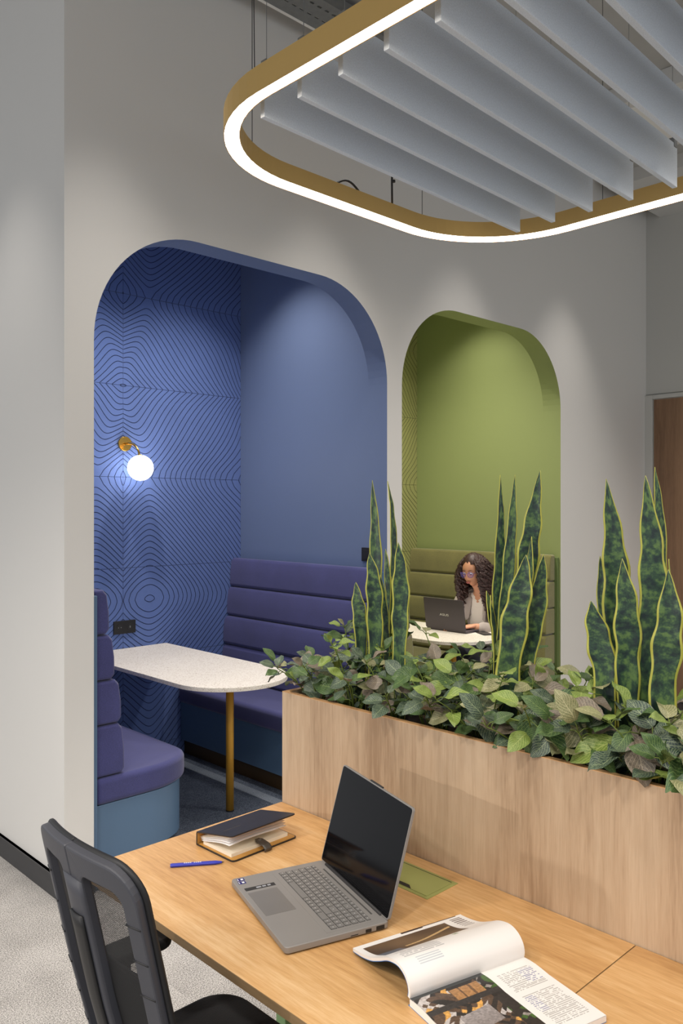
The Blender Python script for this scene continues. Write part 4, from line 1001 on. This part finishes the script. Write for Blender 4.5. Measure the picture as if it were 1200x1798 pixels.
# blouse and open blazer
bl_v = [(0,-.03,.14),(0,-.058,.24),(0,-.088,.36),(0,-.095,.47),(.10,-.125,.508),(-.10,-.12,.51)]
sh = skinned('blouse', bl_v, [(0,1),(1,2),(2,3),(3,4),(3,5)], [(.165,.118),(.145,.118),(.15,.122),(.118,.086),(.055,.05),(.055,.05)], M['shirt'], wm)
bm = bmesh.new(); bm.from_mesh(sh.data)    # V neckline
kill = [f_ for f_ in bm.faces if f_.calc_center_median().z > .49 and f_.calc_center_median().y < -.12 and abs(f_.calc_center_median().x) < .6*(f_.calc_center_median().z-.49)+.004]
bmesh.ops.delete(bm, geom=kill, context='FACES'); bm.to_mesh(sh.data); bm.free()
jv = [(0,-.01,.08),(0,-.045,.22),(0,-.075,.36),(0,-.10,.48)] + [tuple(shL), tuple(elL), tuple(elL.lerp(wrL,.86)), tuple(shR), tuple(elR), tuple(elR.lerp(wrR,.86))]
jk = skinned('blazer', jv, [(0,1),(1,2),(2,3),(3,4),(4,5),(5,6),(3,7),(7,8),(8,9)], [(.19,.14),(.16,.125),(.165,.125),(.135,.10),.068,.054,.042,.068,.054,.042], M['blazer'], wm)
bm = bmesh.new(); bm.from_mesh(jk.data); bmesh.ops.subdivide_edges(bm, edges=bm.edges[:], cuts=1, use_grid_fill=True)
kill = []
for f_ in bm.faces:
    c = f_.calc_center_median()
    if c.y < -.045 - .12*max(0, c.z-.1) and abs(c.x) < .078 and c.z < .56: kill.append(f_)
    elif c.z > .53 and abs(c.x) < .075: kill.append(f_)
bmesh.ops.delete(bm, geom=kill, context='FACES'); bm.to_mesh(jk.data); bm.free()
jk.data.polygons.foreach_set('use_smooth', [True]*len(jk.data.polygons))
so_ = jk.modifiers.new('solid', 'SOLIDIFY'); so_.thickness = .006; so_.offset = 1
for sg in (1, -1):   # lapels and button
    lp = MB(); pts = [(sg*.07,-.125,.575),(sg*.112,-.205,.53),(sg*.132,-.222,.47),(sg*.108,-.232,.455),(sg*.088,-.214,.34),(sg*.062,-.21,.36),(sg*.052,-.185,.50)]
    lp.add(pts, [(0,1,6),(1,2,3),(1,3,6),(3,4,5),(3,5,6)]); lp.build('lapel', M['blazer'], wm, world=False, solid=.006)
MB().cyl((.10,-.192,.27),(.10,-.20,.27),.011,14).build('button', M['steel'], wm, world=False)
# head
def headfn(q, p):
    # p: unit direction; face looks to -y
    z = p.z; q = q.copy()
    if z < 0: q.x *= 1-.30*z*z - .04*abs(z); q.y *= (1-.10*z*z) if p.y < 0 else (1-.32*z*z)
    if p.y < 0:   # flatten face, cheeks
        q.y *= 1 - .05*math.exp(-((z-.05)/.3)**2)
        nx = math.exp(-(p.x/.13)**2)
        nose = nx*math.exp(-((z+.20)/.17)**2)*(1 if z > -.36 else .4); q.y -= .017*nose*max(0, -p.y)
        q.y += .007*(math.exp(-((abs(p.x)-.36)/.15)**2)*math.exp(-((z-.04)/.13)**2))*max(0, -p.y)   # eye sockets
        q.y -= .006*math.exp(-(p.x/.28)**2)*math.exp(-((z+.56)/.10)**2)                               # mouth
        q.y -= .008*math.exp(-(p.x/.25)**2)*math.exp(-((z+.88)/.13)**2)                               # chin
    return q
RH = Matrix.Translation(HD) @ Matrix.Rotation(R(14), 4, 'X') @ Matrix.Rotation(R(6), 4, 'Z')
hdm = MB(); hdm.sphere((0,0,0), (.073,.090,.112), 48, 36, headfn); hdm.v = [tuple(RH @ Vector(v)) for v in hdm.v]
head = hdm.build('head', M['skin'], wm, smooth=True, world=False)
def hp(x, y, z): return RH @ Vector((x, y, z))
for sg in (1, -1):
    e_ = MB(); e_.sphere(hp(sg*.029, -.0735, .004), (.0125,.0095,.0065), 14, 10); ey = e_.build('eye', M['white'], head, smooth=True, world=False)
    MB().sphere(hp(sg*.029, -.0795, .002), (.006,.0045,.006), 10, 8).build('iris', M['eye'], head, smooth=True, world=False)
    MB().tube([hp(sg*.013, -.086, .0245), hp(sg*.029, -.0855, .030), hp(sg*.046, -.076, .026)], [.0018,.0024,.0012], 6).build('eyebrow', M['hair'], head, smooth=True, world=False)
    MB().sphere(hp(sg*.071, .006, -.008), (.008,.018,.028), 12, 10).build('ear', M['skin'], head, smooth=True, world=False)
mo = MB(); mo.sphere(hp(0,-.0905,-.058), (.020,.0065,.0045), 16, 8).sphere(hp(0,-.0895,-.0645), (.017,.0065,.0052), 16, 8); mo.build('lips', M['lip'], head, smooth=True, world=False)
gl = MB()
for sg in (1, -1):
    c = [(sg*(.031+.0225*math.cos(R(a))), -.099+.010*abs(math.cos(R(a)))*(1 if math.cos(R(a)) > 0 else 0), .000+.0195*math.sin(R(a))*(1.0 if math.sin(R(a)) > 0 else 1.05)) for a in range(0, 361, 20)]
    gl.tube([hp(*q) for q in c], .0017, 6, caps=False); gl.tube([hp(sg*.0555,-.090,.008), hp(sg*.072,-.05,.010), hp(sg*.077,.01,.004)], .0015, 6)
gl.tube([hp(-.0065,-.099,.006), hp(0,-.102,.009), hp(.0065,-.099,.006)], .0015, 6)
go = gl.build('glasses', M['frame_g'], head, smooth=True, world=False)
for sg in (1, -1):
    ln = MB(); ln.add([hp(sg*(.031+.0222*math.cos(R(a))), -.099+.010*max(0, math.cos(R(a))), .0192*math.sin(R(a))) for a in range(0, 360, 20)], [tuple(range(18))]); ln.build('lens', M['lens'], go, world=False)
# hair: scalp volume plus wavy locks
hb = MB()
def hairfn(q, p):
    q = q.copy(); q *= 1 + .03*math.sin(p.x*19+p.z*9)*math.sin(p.y*17)
    return q
hb.sphere((0,.020,.022), (.090,.096,.112), 32, 22, hairfn)
hb.v = [v for v in hb.v]
keep = MB(); vv = [Vector(v) for v in hb.v]
keep.v = [tuple(RH @ v) for v in vv]
for f_ in hb.f:
    c = sum((vv[i] for i in f_), Vector())/len(f_)
    if c.y < -.030 and c.z < .080 - .25*abs(c.x+.015): continue   # face opening
    if c.z < -.07: continue
    keep.f.append(f_); keep.mi.append(0)
rnd = random.Random(5)
for k in range(320):
    a = rnd.uniform(-2.25, 2.25) + PI/2          # around the head, leaving the face free
    if rnd.random() < .30: a = rnd.choice((-.62, PI+.55)) + rnd.uniform(-.22, .22)
    top = rnd.random()
    z0 = .118 - .11*top**1.3; rad = (.045+.052*min(1, top*2.2))
    p0 = Vector((math.cos(a)*rad*.92, .02 + math.sin(a)*rad, z0)); ln = rnd.uniform(.20, .36); sw = rnd.uniform(0, 6.28); fq = rnd.uniform(14, 22); am = rnd.uniform(.009, .019)
    outd = Vector((math.cos(a), math.sin(a)*.9, 0)); pts = []; n = 20
    for j in range(n):
        t = j/(n-1); d_ = ln*t; flare = .052*math.sin(min(1, t*1.5)*PI*.5) + rnd.uniform(-.002,.002)
        q = p0 + outd*flare + Vector((0,0,-d_*(1-.15*(1-t)))) + Vector((math.cos(sw+d_*fq*8), math.sin(sw+d_*fq*8), 0))*am*min(1, t*3)
        if t > .5: q.y += .03*(t-.5)*(1 if a < 0 or a > PI else 1)
        pts.append(RH @ q)
    keep.tube(pts, [.004 + .0055*math.sin(PI*min(1,(j+1)/n)*.85) for j in range(n)], 6)
keep.build('hair', M['hair'], wm, smooth=True, world=False)

# her laptop (back of the lid towards us)
o = thing('laptop', 'dark grey laptop on the green booth table, lid back turned to us', 'laptop', (4.615, 3.685, .75), R(90))
# local: x across (world +Y), front edge towards the woman (world +X) = local -y
MB().prism(rrect(-.18, -.225, .18, 0, .008, 4), .002, .016).build('base', M['lapdk2'], o, world=False, bevel=.002)
MB().box((-.15, -.13, .016), (.15, -.03, .0165)).build('keyboard', M['lapdark'], o, world=False)
MB().box((-.05, -.205, .016), (.05, -.14, .0163)).build('touchpad', M['lapdark'], o, world=False)
ld = bpy.data.objects.new('lid', MB().prism(rrect(-.18, 0, .18, .222, .008, 4), 0, .006).mesh('lid', [M['lapdk2']])); COL.objects.link(ld); ld.parent = o
ld.location = (0, 0, .016); ld.rotation_euler = (R(82), 0, 0)
# lid rotated about x: its local -z side looks away from the woman
ld.scale = (1, 1, -1)
MB().box((-.173, .006, -.0008), (.173, .216, 0)).build('screen', M['lit_screen'], ld, world=False)
tcv = bpy.data.curves.new('logo', 'FONT'); tcv.body = 'ASUS'; tcv.size = .030; tcv.extrude = .0004; tcv.align_x = 'CENTER'; tcv.align_y = 'CENTER'
tob = bpy.data.objects.new('logo', tcv); COL.objects.link(tob); bpy.context.view_layer.update(); tme = evalmesh(tob, 'logo'); bpy.data.objects.remove(tob)
tme.materials.clear(); tme.materials.append(M['silver'])
tl = bpy.data.objects.new('logo', tme); COL.objects.link(tl); tl.parent = ld; tl.location = (0, .105, .0066); tl.rotation_euler = (0, 0, 0); tl.scale = (-1.2, .75, 1)
o = thing('phone', 'dark phone lying beside the dark laptop on the green booth table', 'phone', (4.715, 3.425, .75), R(60))
MB().prism(rrect(-.075, -.036, .075, .036, .010, 4), 0, .008).build('body', M['black'], o, world=False, bevel=.0015)
MB().prism(rrect(-.072, -.033, .072, .033, .008, 4), .008, .0084).build('screen', M['glass'], o, world=False)
